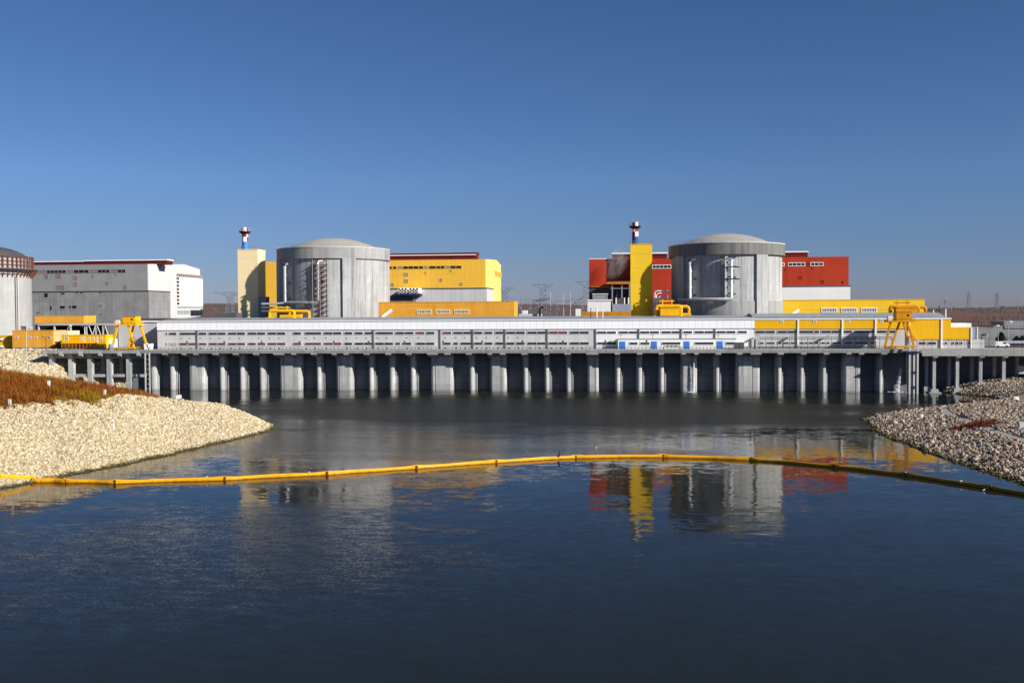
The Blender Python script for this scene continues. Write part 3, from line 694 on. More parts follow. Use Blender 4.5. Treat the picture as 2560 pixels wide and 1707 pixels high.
xs1, xs2, xs3 = PX(2275, PY), PX(2352, PY), PX(2376, PY)
zlow, zst = PZ(2400, 849, PY), PZ(2390, 818.5, PY)
ztop = PZ(2330, 797, PY); zyb = PZ(2000, 822, PY)
b = MB(); b.box(xyl, xy1+9.5, PY, 28, ZD, zlow-.003, 'oldwhite'); b.box(xyl, xs1, PY, 28, zlow, zyb-.003, 'oldwhite'); b.build('wall', py_)
b = MB(); b.box(xyl, xs1, PY-.25, 28, zyb, ztop, 'yellow'); b.build('yellow_band', py_)
b = MB(); xe = PX(2377, PY); xr2 = PX(2428, PY); b.box(xs1+.003, xe, PY-.25, 28, zlow, ztop, 'yellow'); b.box(xe+.003, xr2, PY-.25, 22, zlow, zst, 'yellow'); b.build('yellow_cladding', py_)
b = MB(); b.box(xe+.1, PX(2426, PY+6), PY+5, 20, zst+.01, zst+1.4, 'white'); b.build('parapet', py_)
b = MB(); b.box(xr2+.003, xr2+2.2, PY+.5, 16, zlow, zst-.1, 'bluegrey'); b.box(xr2+2.0, xr2+2.3, PY+.3, 16, zlow, zst+.1, 'white'); b.build('panel_box', py_)
b = MB(); b.prismx([(PY-.4, ztop+.003), (PY-.4, ztop+.25), (14, ztop+.6), (28, ztop+1.0), (28, ztop+.003)], xyl, xe+.1, 'roof'); b.box(xyl, xe+.15, PY-.46, PY-.403, ztop-.1, ztop+.3, 'white'); b.build('roof', py_)
xbk = PX(2364, 12)
b = MB(); b.prismx([(14.2, ztop+.65), (14.2, ztop+1.2), (20, ztop+2.0), (28, ztop+2.1), (28, ztop+1.05)], xyl, xbk, 'roof'); b.build('upper_roof', py_)
for a in (453, 825, 1103, 1383, 1657, 1908):
    x_ = PX(1860+a/3.36, PY); b = MB(); b.box(x_-.25, x_+.25, PY-.5, PY-.253, zlow if a > 1383 else ZD, (zst if a > 1800 else ztop)-.12, 'white')
    if a > 1383: b.box(x_-.25, x_+.25, PY-.5, PY-.003, ZD, zlow-.003, 'white')
    b.build('downpipe', py_)
for a in (316, 593, 873, 1152):
    x_ = PX(1860+a/3.36, PY); zc = PZ(2000, 803.6, PY); window(py_, x_-.55, x_+.55, zc-.4, zc+.4, PY-.25, 1, 'white', 'pane', .2)
bands(py_, z7([(98, 258), (283, 443), (466, 580), (592, 630), (650, 812), (835, 908), (933, 1095), (1115, 1280)]), r1t, r1b, PY, 'oldwhite', 'pane')
bands(py_, z7([(130, 165), (190, 257), (283, 315), (335, 375), (390, 443), (466, 500), (510, 530), (545, 580), (595, 625), (650, 680), (690, 720), (742, 812), (845, 908), (933, 1040), (1060, 1095)]), PZ(2000, 855.5, PY), PZ(2000, 859.5, PY), PY, 'oldwhite', 'pane')
bands(py_, [(2296, 2314), (2320, 2340), (2362, 2367.5), (2380.5, 2385.5), (2391, 2396), (2400.5, 2406), (2420, 2427)], PZ(2350, 855, PY), PZ(2350, 860.5, PY), PY, 'oldwhite', 'pane')
b = MB()  # pipe gallery on brackets along the yellow section
xa, xb = PX(1900, 5), PX(2230, 5); zg = PZ(2050, 847, 5)
for dz in (0, .9): b.tube([(xa, 5, zg+dz*.6), (xb, 5, zg+dz*.6)], .12, 'tin', 6)
for i in range(23): x_ = xa+(xb-xa)*i/22; b.tube([(x_, 5, ZD), (x_, 5, zg+.7)], .07, 'tin', 5)
tag(b.build('pipe_rack', None, (xa, 5, ZD)), 'thin grey pipe rack on posts before the wall under the yellow band', 'pipe rack')
for px, lab in ((1841, 'dark grey cabinet on the deck right of the fourth blue door'), (1854, 'dark grey cabinet with flat top between the fourth blue door and the vessels')):
    x_ = PX(px, 2); t = thing('cabinet', lab, 'cabinet', (x_, 2, ZD)); MB().box(x_-.8, x_+.8, 1.4, 2.6, ZD+.12, ZD+2.2, 'tin').build('body', t); MB().box(x_-.9, x_+.9, 1.3, 2.7, ZD+2.202, ZD+2.32, 'steel').build('lid', t)
for px, lab in ((1878, 'tall upright grey vessel on the deck, left of the pair by the yellow section'), (1889, 'tall upright grey vessel on the deck, right of the pair by the yellow section')):
    x_ = PX(px, 2); t = thing('pressure_vessel', lab, 'vessel', (x_, 2, ZD)); b = MB(); b.cyl(x_, 2, .62, ZD+.4, ZD+3.2, 'steel', 16); b.cyl(x_, 2, .62, ZD+3.2, ZD+3.5, 'steel', 16, .3); b.build('shell', t)
    b = MB()
    for a_ in (0, 2.1, 4.2): b.box(x_+.45*math.cos(a_)-.06, x_+.45*math.cos(a_)+.06, 2+.45*math.sin(a_)-.06, 2+.45*math.sin(a_)+.06, ZD, ZD+.4, 'tin')
    b.build('leg', t)
b = MB(); xa_, xb_ = PX(1659, 0), PX(1700, 0); b.tube([(xa_, 0, ZD), (xa_, 0, ZD+.8), (xa_+.3, 0, ZD+1.0), (xb_-.3, 0, ZD+1.0), (xb_, 0, ZD+.8), (xb_, 0, ZD)], .16, 'black', 8)
for i in range(1, 4): x_ = xa_+(xb_-xa_)*i/4; b.cyl(x_, 0, .3, ZD+.8, ZD+1.3, 'black', 10)
tag(b.build('valve_pipe', None, (xa_, 0, ZD)), 'black valve pipe lying on the deck between the second and third blue doors', 'pipe')
# left rear annex of the pump house
xa0, xa1 = PX(296, 16), xg0-.02
t = thing('pump_house_annex', 'plain pale grey block with dark roof edge behind the left yellow gantry crane', 'building', ((xa0+xa1)/2, 16, ZD))
b = MB(); b.box(xa0, xa1, 16, 30, ZD, ZE-.1, 'conc_pale'); b.build('wall', t)
b = MB(); b.box(xa0-.2, xa1, 15.6, 30, ZE-.097, ZE+.45, 'white'); b.box(PX(348, 17), xa1, 16.2, 30, ZE+.453, ZE+1.3, 'roofdark'); b.build('roof', t)
# round lamps over the doors and along the wall
for i, (a, Y_, zpy, lab) in enumerate([(1440+413/3.675, 5.5, 840, 'first'), (1440+705/3.675, 5.5, 840, 'second'), (1440+1010/3.675, 5.5, 840, 'third'), (1440+1308/3.675, 5.5, 840, 'fourth'), (1895, 6.5, 840, ''), (1980, 6.5, 840, ''), (2070, 6.5, 841, '')]):
    p = V(a, zpy, Y_); l = thing('floodlight', ('dish shaped floodlight on the porch roof above the %s blue door from the left' % lab) if lab else 'small dish floodlight on the pipe rack under the yellow band', 'lamp', (p.x, Y_, p.z), 'dish floodlights along the quay')
    b = MB(); b.cyl(p.x, Y_, .85, p.z+.25, p.z+.45, 'steel', 14, .35); b.build('shade', l)
    b = MB(); b.tube([(p.x, Y_, p.z-2.0 if not lab else zp), (p.x, Y_, p.z+.25)], .08, 'steel', 6); b.build('post', l)
# street-type lamps on the deck before the grey section
lp = None
for i, a in enumerate([360+v/3.675 for v in (395, 738, 1080, 1428, 1745, 2064)]+[960+v/3.675 for v in (190, 543, 903, 1272, 1643)]+[1440+v/3.675 for v in (270, 648)]):
    p = V(a, 857, -3.6)
    if lp is None:
        lp = thing('deck_lamp', 'short globe lamp on a thin post on the deck before the grey wall', 'lamp', (p.x, -3.6, ZD), 'globe lamps along the deck railing')
        b = MB(); b.tube([(p.x, -3.6, ZD), (p.x, -3.6, p.z)], .05, 'steel', 6); b.build('post', lp)
        b = MB(); b.ball((p.x, -3.6, p.z+.3), .38, .38, .38, 'tin'); b.build('globe', lp)
    else: copy_tree(lp, (p.x, -3.6, ZD))

# ------------------------------------------------------------------ reactors
RY = 54.0
def hray(px):
    d = ray(px, 780); v = Vector((d.x, d.y)); return v.normalized()
def centre(pl, pr):
    a, c = hray(pl), hray(pr); cy = RY-CAM.y; cx = cy*(a.x+c.x)/(a.y+c.y)
    return CAM.x+cx, c.x*cy-c.y*cx
def ringpts(cx, cy, r, z, a0=0, a1=360, n=96):
    return [(cx+r*math.sin(R(a0+(a1-a0)*i/n)), cy-r*math.cos(R(a0+(a1-a0)*i/n)), z) for i in range(n+1)]
def pol(cx, cy, r, a, z): return (cx+r*math.sin(R(a)), cy-r*math.cos(R(a)), z)
def reactor(lab, cx, r, zt, zb, zpeak, ro, rd, rim='conc_rim'):
    t = thing('reactor_building', lab, 'reactor', (cx, RY, ZD))
    b = MB(); b.cyl(cx, RY, r, ZD-.5, zb+.5, 'conc', 144); b.build('wall', t, smooth=False)
    for a in (31, 121, 211, 301):
        b = MB(); w2 = 6.6; pr = [pol(cx, RY, r-.6, a-w2, 0)[:2], pol(cx, RY, r+1.0, a-w2, 0)[:2]]+[pol(cx, RY, r+1.0, a-w2+2*w2*i/6, 0)[:2] for i in range(1, 6)]+[pol(cx, RY, r+1.0, a+w2, 0)[:2], pol(cx, RY, r-.6, a+w2, 0)[:2]]
        b.prismz(pr, ZD-.5, zb-.003, 'conc'); b.build('buttress', t)
    b = MB(); b.cyl(cx, RY, ro, zb, zt, rim, 144); b.cyl(cx, RY, ro+.12, zt+.003, zt+.35, 'conc_pale', 144); b.build('ring_beam', t)
    b = MB(); hd = zpeak-zt; Rs = (rd*rd+hd*hd)/(2*hd); vs = []; fs = []; n, m = 72, 12
    th = math.asin(rd/Rs)
    for i in range(m+1):
        a = th*(1-i/m); rr = Rs*math.sin(a); z_ = zpeak-Rs*(1-math.cos(a))
        vs += [(cx+rr*math.cos(6.28318*k/n), RY+rr*math.sin(6.28318*k/n), z_+.3) for k in range(n)]
    for i in range(m):
        for k in range(n): fs.append((i*n+k, i*n+(k+1) % n, (i+1)*n+(k+1) % n, (i+1)*n+k))
    b.add(vs, fs, 'conc_dome'); b.build('dome', t, smooth=True)
    rb = MB()
    for f_ in (.55, 1.1): rb.tube(ringpts(cx, RY, ro-.15, zt+.35+f_), .03, 'steel', 4)
    for i in range(72): p = pol(cx, RY, ro-.15, i*5, zt+.35); rb.tube([p, (p[0], p[1], p[2]+1.1)], .035, 'steel', 4)
    rb.build('railing', t)
    return t
c1, R1 = centre(698, 971.5); c2, R2 = centre(1678.5, 1955)
yf1 = RY-R1
def topz(px, py, Rr): return PZ(px, py, RY-Rr)
zt1, zb1_ = topz(835, 617.5, R1+1), topz(835, 645, R1+1); zp1 = PZ(835, 598, RY)
re1 = reactor('grey domed reactor beside the beige tower, scaffold and pipes on its face', c1, R1, zt1, zb1_, zp1, R1+.75, R1-3)
zt2, zb2_ = topz(1817, 607, R2+1), topz(1817, 635.5, R2+1); zp2 = PZ(1817, 586.8, RY)
re2 = reactor('grey domed reactor between the yellow tower and the red hall right side', c2, R2, zt2, zb2_, zp2, R2+1.1, R2-3, 'conc_rim_dark')
def vpipe(t, cx, rr, px, pyt, pyb, rad, k='silver', bend=True):
    # vertical pipe standing off the reactor face at picture column px
    def off(r):   # angle at which a circle of radius r is seen in that column
        lo, hi = -88., 88.
        for _ in range(50):
            mid = (lo+hi)/2; p = pol(cx, RY, r, mid, 0); d = Vector((p[0]-CAM.x, p[1]-CAM.y)).normalized(); h_ = hray(px)
            if d.x*h_.y-d.y*h_.x < 0: lo = mid
            else: hi = mid
        return (lo+hi)/2
    a = off(rr+1.5); p = pol(cx, RY, rr+1.5, a, 0); zt_, zb_ = PZ(px, pyt, p[1]), PZ(px, pyb, p[1])
    pts = [(p[0], p[1], zb_), (p[0], p[1], zt_-1.2)]
    if bend: q_ = pol(cx, RY, rr+1.1, a+1.5, zt_-.3); pts += [q_, pol(cx, RY, rr-.2, a+4, zt_)]
    b = MB(); b.tube(pts, rad, k, 10)
    n = 5
    for i in range(n): z_ = zb_+(zt_-zb_)*(i+.5)/n; b.cyl(p[0], p[1], rad*1.35, z_-.25, z_+.25, k, 10)
    o = b.build('pipe', t, smooth=False)
    bb = MB()
    for f_ in (.1, .5, .97):
        z_ = zb_+(zt_-zb_)*f_; q1 = pol(cx, RY, rr-.2, a-4, z_); q2 = pol(cx, RY, rr+2.2, a-1, z_+.2); q3 = pol(cx, RY, rr-.2, a+5, z_); bb.bar(q1, q2, .22, 'navy'); bb.bar(q2, q3, .22, 'navy'); bb.bar(q1, q3, .2, 'navy')
    bb.build('pipe_bracket', t)
    return a, zb_
def arcpipe(t, cx, rr, a0, a1, z, rad, k='silver', extra=None):
    b = MB(); pts = [pol(cx, RY, rr, a0+(a1-a0)*i/20, z) for i in range(21)]
    if extra: pts = extra+pts
    b.tube(pts, rad, k, 10); b.build('pipe', t)
a1_, zz1 = vpipe(re1, c1, R1, 713, 659, 757, .55)
a2_, zz2 = vpipe(re1, c1, R1, 795, 652, 752, .55)
arcpipe(re1, c1, R1+1.5, a1_, a2_, zz1, .55)
b = MB()
for dz in (0, -1.5, -2.9): p = pol(c1, RY, R1+1.5, a1_, zz1+dz); b.tube([(p[0]-9, p[1]-1.5, p[2]-.4), (p[0]-3, p[1]-.6, p[2]-.3), p], .42, 'silver' if dz == 0 else 'tin', 8)
b.build('pipe', re1)
a3_, zz3 = vpipe(re2, c2, R2, 1725, 648, 748, .5, 'white')
a4_, zz4 = vpipe(re2, c2, R2, 1828, 640, 745, .5, 'white', False)
arcpipe(re2, c2, R2+1.5, a3_-16, a4_, PZ(1800, 748, RY-R2), .6, 'conc_pale')
b = MB()   # cable ladder beside the second pipe
pq = pol(c2, RY, R2+1.4, a4_-3.2, 0); z0_, z1_ = PZ(1820, 745, pq[1]), PZ(1820, 641, pq[1])
b.box(pq[0]-1.0, pq[0]+.2, pq[1], pq[1]+.5, z0_, z1_, 'conc_pale'); b.build('cable_duct', re2)
b = MB()
for zf in (660, 690): z_ = PZ(1828, zf+8, RY-R2); p1_ = pol(c2, RY, R2+1.2, a4_-7, z_); p2_ = pol(c2, RY, R2+2.0, a4_, z_); p3_ = pol(c2, RY, R2+1.2, a4_+8, z_); b.bar(p1_, p2_, .2, 'navy'); b.bar(p2_, p3_, .2, 'navy'); b.bar((p1_[0], p1_[1], z_+1.2), p3_, .1, 'navy')
b.build('pipe_bracket', re2)
# lower band of the right reactor
b = MB(); b.cyl(c2, RY, R2+.35, ZD-.5, PZ(1817, 752, RY-R2), 'conc_rim', 144); b.build('plinth', re2)
# rusty scaffold at the left reactor's second pipe
sa0, sa1 = a2_-4, a2_+9.5
st = thing('scaffold', 'rusty tube scaffold tower against the left reactor beside its second pipe', 'scaffold', pol(c1, RY, R1+2, (sa0+sa1)/2, ZD))
zs0, zs1 = ZD, PZ(800, 650, RY-R1); nl = 17
b = MB()
for a in (sa0, (sa0+sa1)/2, sa1):
    for rr in (R1+.5, R1+2.6): p = pol(c1, RY, rr, a, 0); b.tube([(p[0], p[1], zs0), (p[0], p[1], zs1)], .09, 'steel', 4)
b.build('upright', st)
b = MB()
for i in range(1, nl+1):
    z_ = zs0+(zs1-zs0)*i/nl
    for rr in (R1+.5, R1+2.6): b.tube([pol(c1, RY, rr, sa0-3, z_), pol(c1, RY, rr, (sa0+sa1)/2, z_), pol(c1, RY, rr, sa1+.6, z_)], .09, 'rust', 4)
    b.bar(pol(c1, RY, R1+2.6, sa0, z_-(zs1-zs0)/nl), pol(c1, RY, R1+2.6, sa1, z_), .06, 'rust')
b.build('ledger', st)
b = MB()
for i in range(1, nl): z_ = zs0+(zs1-zs0)*i/nl+.1; q1, q2, q3, q4 = pol(c1, RY, R1+.7, (sa0+sa1)/2+1, z_), pol(c1, RY, R1+2.4, (sa0+sa1)/2+1, z_), pol(c1, RY, R1+2.4, sa1, z_), pol(c1, RY, R1+.7, sa1, z_); b.add([q1, q2, q3, q4]+[(v[0], v[1], v[2]+.1) for v in (q1, q2, q3, q4)], [(0, 1, 2, 3), (7, 6, 5, 4), (0, 4, 5, 1), (1, 5, 6, 2), (2, 6, 7, 3), (3, 7, 4, 0)], 'rust')
b.build('platform', st)

# unfinished reactor at the far left
c3 = None; u = hray(81)
cy = RY-CAM.y; R3 = R1; c3 = CAM.x+(u.x*cy-R3)/u.y
c3_ = c3
t3 = thing('reactor_building', 'pale concrete reactor shell with rusty gallery cut by the left photo edge', 'reactor', (c3, RY, ZD))
zg3 = topz(20, 668, R3+1); zt3 = topz(10, 634, R3); zg3t = zt3
b = MB(); b.cyl(c3, RY, R3, ZD-.5, zt3-.9, 'conc_r3', 128); b.build('wall', t3)
b = MB(); n, m = 64, 8; zpk = PZ(-60, 612, RY); vs = []; fs = []
for i in range(m+1):
    a = i/m; rr = (R3-1)*math.cos(a*1.5708); z_ = zt3-1.2+(zpk-zt3+1.2)*math.sin(a*1.5708)
    vs += [(c3+rr*math.cos(6.28318*k/n), RY+rr*math.sin(6.28318*k/n), z_) for k in range(n)]
for i in range(m):
    for k in range(n): fs.append((i*n+k, i*n+(k+1) % n, (i+1)*n+(k+1) % n, (i+1)*n+k))
b.add(vs, fs, 'roofdark'); b.build('dome', t3, smooth=True)
b = MB()
pr = ringpts(c3, RY, R3+.02, zg3); po = ringpts(c3, RY, R3+2.6, zg3); vs = pr+po+[(p[0], p[1], p[2]+.5) for p in pr]+[(p[0], p[1], p[2]+.5) for p in po]; n = len(pr); fs = []
for i in range(n-1): fs += [(i, i+1, n+i+1, n+i), (2*n+i, 3*n+i, 3*n+i+1, 2*n+i+1), (n+i, n+i+1, 3*n+i+1, 3*n+i)]
b.add(vs, fs, 'tin'); b.build('gallery', t3)
b = MB()
for i in range(64):
    a = i*5.625; p = pol(c3, RY, R3+.8, a, 0)
    b.beam((p[0], p[1], zg3+.5), (p[0], p[1], zt3+.3), .42, .3, 'rust')
    q1 = pol(c3, RY, R3+2.5, a, zg3); b.beam(q1, pol(c3, RY, R3+.2, a, zg3-3.3), .26, .26, 'rust')
for zz in (zg3+2.0, zg3+3.6, zt3): b.tube(ringpts(c3, RY, R3+.8, zz), .16, 'rust', 4, False)
b.tube(ringpts(c3, RY, R3+.4, zg3-2.0), .16, 'rust', 4)
b.build('rusty_frame', t3)
b = MB(); p = pol(c3, RY, R3+.5, 80, 0); b.tube([(p[0], p[1], ZD), (p[0], p[1], zg3)], .28, 'conc_pale', 8); p = pol(c3, RY, R3+.2, 77, 0); b.tube([(p[0], p[1], ZD), (p[0], p[1], zg3-3)], .2, 'rust', 8); b.build('pipe', t3)
b = MB(); p = V(62, 838, RY-R3+6); window(t3, PX(51, 36), PX(68, 36), PZ(60, 827, 36), PZ(60, 814, 36), 35.8, 1, 'conc_pale', 'panerust', .3, 'opening', .3)

# ------------------------------------------------------------------ ventilation towers with stacks
def tower(lab, pl, pr, pyt, k, sl, sr, spt, spb, slab):
    Y0 = RY-8; x0, x1 = PX(pl, Y0), PX(pr, Y0); zt = PZ((pl+pr)/2, pyt, Y0); d = 8.8
    t = thing('ventilation_tower', lab, 'tower', ((x0+x1)/2, Y0, ZD))
    b = MB(); b.box(x0, x1, Y0, Y0+d, ZD-.5, zt, k); b.build('wall', t)
    b = MB(); b.box(x0-.12, x1+.12, Y0-.12, Y0+d+.12, zt+.003, zt+.3, k); b.build('parapet', t)
    railing_mesh([(x0, Y0, zt+.3), (x1, Y0, zt+.3), (x1, Y0+d, zt+.3), (x0, Y0+d, zt+.3), (x0, Y0, zt+.3)], 1.2, 24, 'steel', .045).build('railing', t)
    ys_ = Y0+3.5; xs0, xs1 = PX(sl, ys_), PX(sr, ys_); xc = (xs0+xs1)/2; r = (xs1-xs0)/2
    zs = PZ((sl+sr)/2, spt, ys_); zb = zt+.3; hh = zs-zb
    s = thing('chimney_stack', slab, 'chimney', (xc, ys_, zb), 'checkered stacks on the ventilation towers')
    b = MB(); zbl = zb+hh*.36; b.cyl(xc, ys_, r, zb, zbl, 'blue' if k == 'beige' else 'navy2', 20); b.build('blue_base', s)
    b = MB(); n = 20; rows = 3
    zr = [zbl+.003, zbl+hh*.21, zbl+hh*.42, zs]
    for ri in range(rows):
        for i in range(n):
            a0 = 6.28318*i/n; a1 = 6.28318*(i+1)/n; kk = ('redpaint', 'white')[((i+ (2 if k == 'beige' else 0))//5+ri) % 2]
            b.add([(xc+r*math.cos(a0), ys_+r*math.sin(a0), zr[ri]), (xc+r*math.cos(a1), ys_+r*math.sin(a1), zr[ri]), (xc+r*math.cos(a1), ys_+r*math.sin(a1), zr[ri+1]), (xc+r*math.cos(a0), ys_+r*math.sin(a0), zr[ri+1])], [(0, 1, 2, 3)], kk)
    b.add([(xc+r*math.cos(6.28318*i/n), ys_+r*math.sin(6.28318*i/n), zs) for i in range(n)], [tuple(range(n))], 'dark'); b.build('checkered_shaft', s)
    zpl = zr[2]+.2; b = MB(); b.cyl(xc, ys_, r*1.1, zpl-.9, zpl, 'black', 16, r*2.0); b.cyl(xc, ys_, r*2.0, zpl+.003, zpl+.18, 'black', 20); b.build('platform', s)
    b = MB()
    for f_ in (.7, 1.3): b.tube([(xc+r*1.95*math.cos(.31416*i), ys_+r*1.95*math.sin(.31416*i), zpl+f_) for i in range(20)], .05, 'steel', 4, True)
    for i in range(12): a = i*.5236; b.tube([(xc+r*1.95*math.cos(a), ys_+r*1.95*math.sin(a), zpl), (xc+r*1.95*math.cos(a), ys_+r*1.95*math.sin(a), zpl+1.5)], .06, 'steel', 4)
    b.build('railing', s)
    b = MB()
    for a in (.6, 2.2, 4): b.tube([(xc+r*.9*math.cos(a), ys_+r*.9*math.sin(a), zs), (xc+r*.9*math.cos(a), ys_+r*.9*math.sin(a), zs+1.6)], .035, 'steel', 4)
    b.build('lightning_rod', s)
    return t, x0, x1, zt
MT['navy2'] = M('dark_blue_paint', (.03, .075, .22), .5, .1)
tower('tall beige panelled tower left of the left domed reactor', 596, 646, 625, 'beige', 608, 622.5, 569, 624, 'red and white checkered stack with blue base on the beige tower')
tower('tall bright yellow tower left of the right domed reactor', 1576.5, 1630.5, 612, 'yellowT', 1580.5, 1596, 556, 612, 'red and white checkered stack with dark blue base on the yellow tower')

# ------------------------------------------------------------------ turbine halls
HY, HD = 110.0, 59.0
def hall(lab, pl, pr, pyt, pyr, kup, klow, kside, split, annex=True, lowd=22, pll=None):
    x0, x1 = PX(pl, HY), PX(pr, HY); zt = PZ(pr, pyt, HY); zsp = PZ(pr, split, HY)
    t = thing('turbine_hall', lab, 'building', ((x0+x1)/2, HY, ZD))
    b = MB(); b.prismx([(HY, ZD-.5), (HY, zt), (HY+40, zt+1.7), (HY+HD, zt), (HY+HD, ZD-.5)], x0, x1-.3, kup)
    b.build('wall', t)
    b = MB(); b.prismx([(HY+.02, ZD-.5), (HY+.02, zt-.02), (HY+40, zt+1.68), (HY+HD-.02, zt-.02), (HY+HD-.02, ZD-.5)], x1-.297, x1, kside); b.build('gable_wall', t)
    xl = x0 if pll is None else PX(pll, HY)
    b = MB(); b.box(xl, x1+.6, HY-.8, HY+lowd, ZD-.5, zsp-.35, klow); b.box(xl, x1+.9, HY-1.1, HY+lowd+.2, zsp-.347, zsp, 'tin' if klow != 'white' else 'white'); b.build('lower_block', t)
    return t, x0, x1, zt, zsp
def monitor(t, pl, pr, zt, Y, h=2.2, cap='white', body='darkred'):
    x0, x1 = PX(pl, Y), PX(pr, Y); b = MB()
    zb_ = zt+.2
    b.box(x0, x1, Y, Y+6, zb_, zb_+h*.74, body); b.prismx([(Y-.6, zb_+h*.74+.003), (Y-.6, zb_+h*.9), (Y+3, zb_+h), (Y+6.6, zb_+h*.9), (Y+6.6, zb_+h*.74+.003)], x0-.3, x1+.3, cap); b.build('roof_monitor', t)
hg, gx0, gx1, gzt, gzs = hall('weathered grey turbine hall with bright white gable, far left behind the yellow cabins', -60, 372, 660, 0, 'grayclad', 'conc_grey', 'paleclad', 726)
monitor(hg, 60, 211, gzt, HY+9, 2.3); monitor(hg, 213, 420, gzt, HY+9, 2.6)
def hz(px, py, Y=None): return PZ(px, py, HY if Y is None else Y)
def zl(l): return [v/3.92 for v in l]
wz0, wz1 = 600+325/3.92, 600+292/3.92
for a, c, k in ((465, 655, 'pane'), (655, 730, 'panerust'), (730, 880, 'pane'), (880, 966, 'panerust'), (966, 1085, 'pane'), (1085, 1160, 'panerust'), (1160, 1240, 'pane'), (380, 465, 'panerust')):
    window(hg, PX(a/3.92, HY)+.02, PX(c/3.92, HY)-.02, hz(200, wz0), hz(200, wz1), HY, max(1, (c-a)//38), 'grayclad', k, .12)
for a, c, d_, e, k in ((443, 482, 335, 375, 'panerust'), (556, 605, 330, 373, 'panerust'), (724, 765, 350, 392, 'panerust'), (908, 930, 342, 370, 'panerust'), (1134, 1155, 325, 352, 'panerust'), (724, 765, 412, 455, 'panerust'), (1038, 1071, 410, 443, 'panerust'), (555, 638, 444, 485, 'panerust'), (1218, 1250, 448, 484, 'panerust')):
    window(hg, PX(a/3.92, HY), PX(c/3.92, HY), hz(200, 600+e/3.92), hz(200, 600+d_/3.92), HY, 1, 'grayclad', k, .12)
for a, c, d_, e in ((440, 472, 520, 563), (606, 638, 518, 535), (748, 770, 516, 526), (790, 818, 516, 528), (978, 1003, 515, 525), (492, 508, 645, 690), (590, 637, 645, 675), (680, 696, 643, 672), (710, 751, 643, 674), (975, 1003, 640, 650), (978, 1003, 725, 735), (368, 383, 703, 718)):
    b = MB(); b.box(PX(a/3.92, HY-.8), PX(c/3.92, HY-.8), HY-.84, HY-.5, hz(200, 600+e/3.92), hz(200, 600+d_/3.92), 'dark'); b.box(PX(a/3.92, HY-.8), PX(c/3.92, HY-.8), HY-1.0, HY-.802, hz(200, 600+e/3.92)-.25, hz(200, 600+e/3.92)-.003, 'conc_pale'); b.build('opening', hg)
# gable glazing of the grey hall
def gy(px): return VX(px, 720, gx1).y
def gz_(px, py): return VX(px, py, gx1).z
zt_s, zb_s = gz_(441, 683), gz_(441, 691.5)
windowx(hg, gy(441), gy(506), zb_s, zt_s, gx1, 13, 'paleclad', 'panerust')
for i in range(8):
    z1_ = zb_s-.25-i*(zb_s-gz_(441, 763))/8; windowx(hg, gy(441), gy(448), z1_-(zb_s-gz_(441, 763))/8+.5, z1_, gx1, 1, 'paleclad', 'pane' if i % 3 else 'panered')
windowx(hg, gy(441), gy(506), gz_(441, 772), gz_(441, 765), gx1, 13, 'white', 'panelite')
windowx(hg, gy(441), gy(474), gz_(441, 787), gz_(441, 775), gx1, 6, 'white', 'panelite')
windowx(hg, gy(475), gy(506), gz_(441, 790), gz_(441, 775), gx1, 3, 'tin', 'pane')
b = MB(); b.box(gx1+.003, gx1+.12, gy(449), gy(506.5), gz_(441, 764), zb_s-.3, 'white'); b.build('white_panel', hg)

hy, yx0, yx1, yzt, yzs = hall('yellow turbine hall with dark red roof ridge behind the left domed reactor', 603, 1215, 648, 0, 'yellowH', 'greywall', 'yellowLit', 719, pll=800)
monitor(hy, 800, 1128, yzt, HY+9, 3.6, 'darkred'); monitor(hy, 1129.5, 1193, yzt, HY+9, 3.7, 'darkred')
b = MB(); b.box(PX(800, HY+8.3), PX(1192, HY+8.3), HY+8.2, HY+8.36, yzt+2.45, yzt+2.8, 'white'); b.build('gutter', hy)
def zy(v): return 940+v/4.356
def zyy(v): return 600+v/4.356
for a, c, k in ((135, 182, 'pane'), (190, 230, 'pane'), (240, 292, 'panegrey'), (297, 470, 'pane'), (470, 520, 'pane'), (523, 572, 'panegrey'), (580, 660, 'pane'), (660, 752, 'pane'), (755, 805, 'panegrey'), (810, 938, 'pane')):
    window(hy, PX(zy(a), HY)+.02, PX(zy(c), HY)-.02, hz(1080, zyy(315)), hz(1080, zyy(281)), HY, max(1, int((c-a)/45)), 'yellowH', k, .12)
for a, c, d_, e in ((307, 355, 353, 398), (535, 558, 343, 370), (809, 832, 323, 353), (307, 355, 424, 468), (692, 728, 418, 458), (155, 202, 462, 504), (912, 948, 466, 502), (137, 150, 340, 376)):
    window(hy, PX(zy(a), HY), PX(zy(c), HY), hz(1080, zyy(e)), hz(1080, zyy(d_)), HY, 1, 'yellowH', 'panegrey', .15)
b = MB(); ya, yb_, za, zb_ = VX(zy(1294), 690, yx1).y, VX(zy(1368), 690, yx1).y, VX(1241, 690, yx1).z, VX(1237, 677, yx1).z
b.box(yx1+.003, yx1+.1, ya, yb_, za, zb_, 'orange'); b.build('louvre', hy)

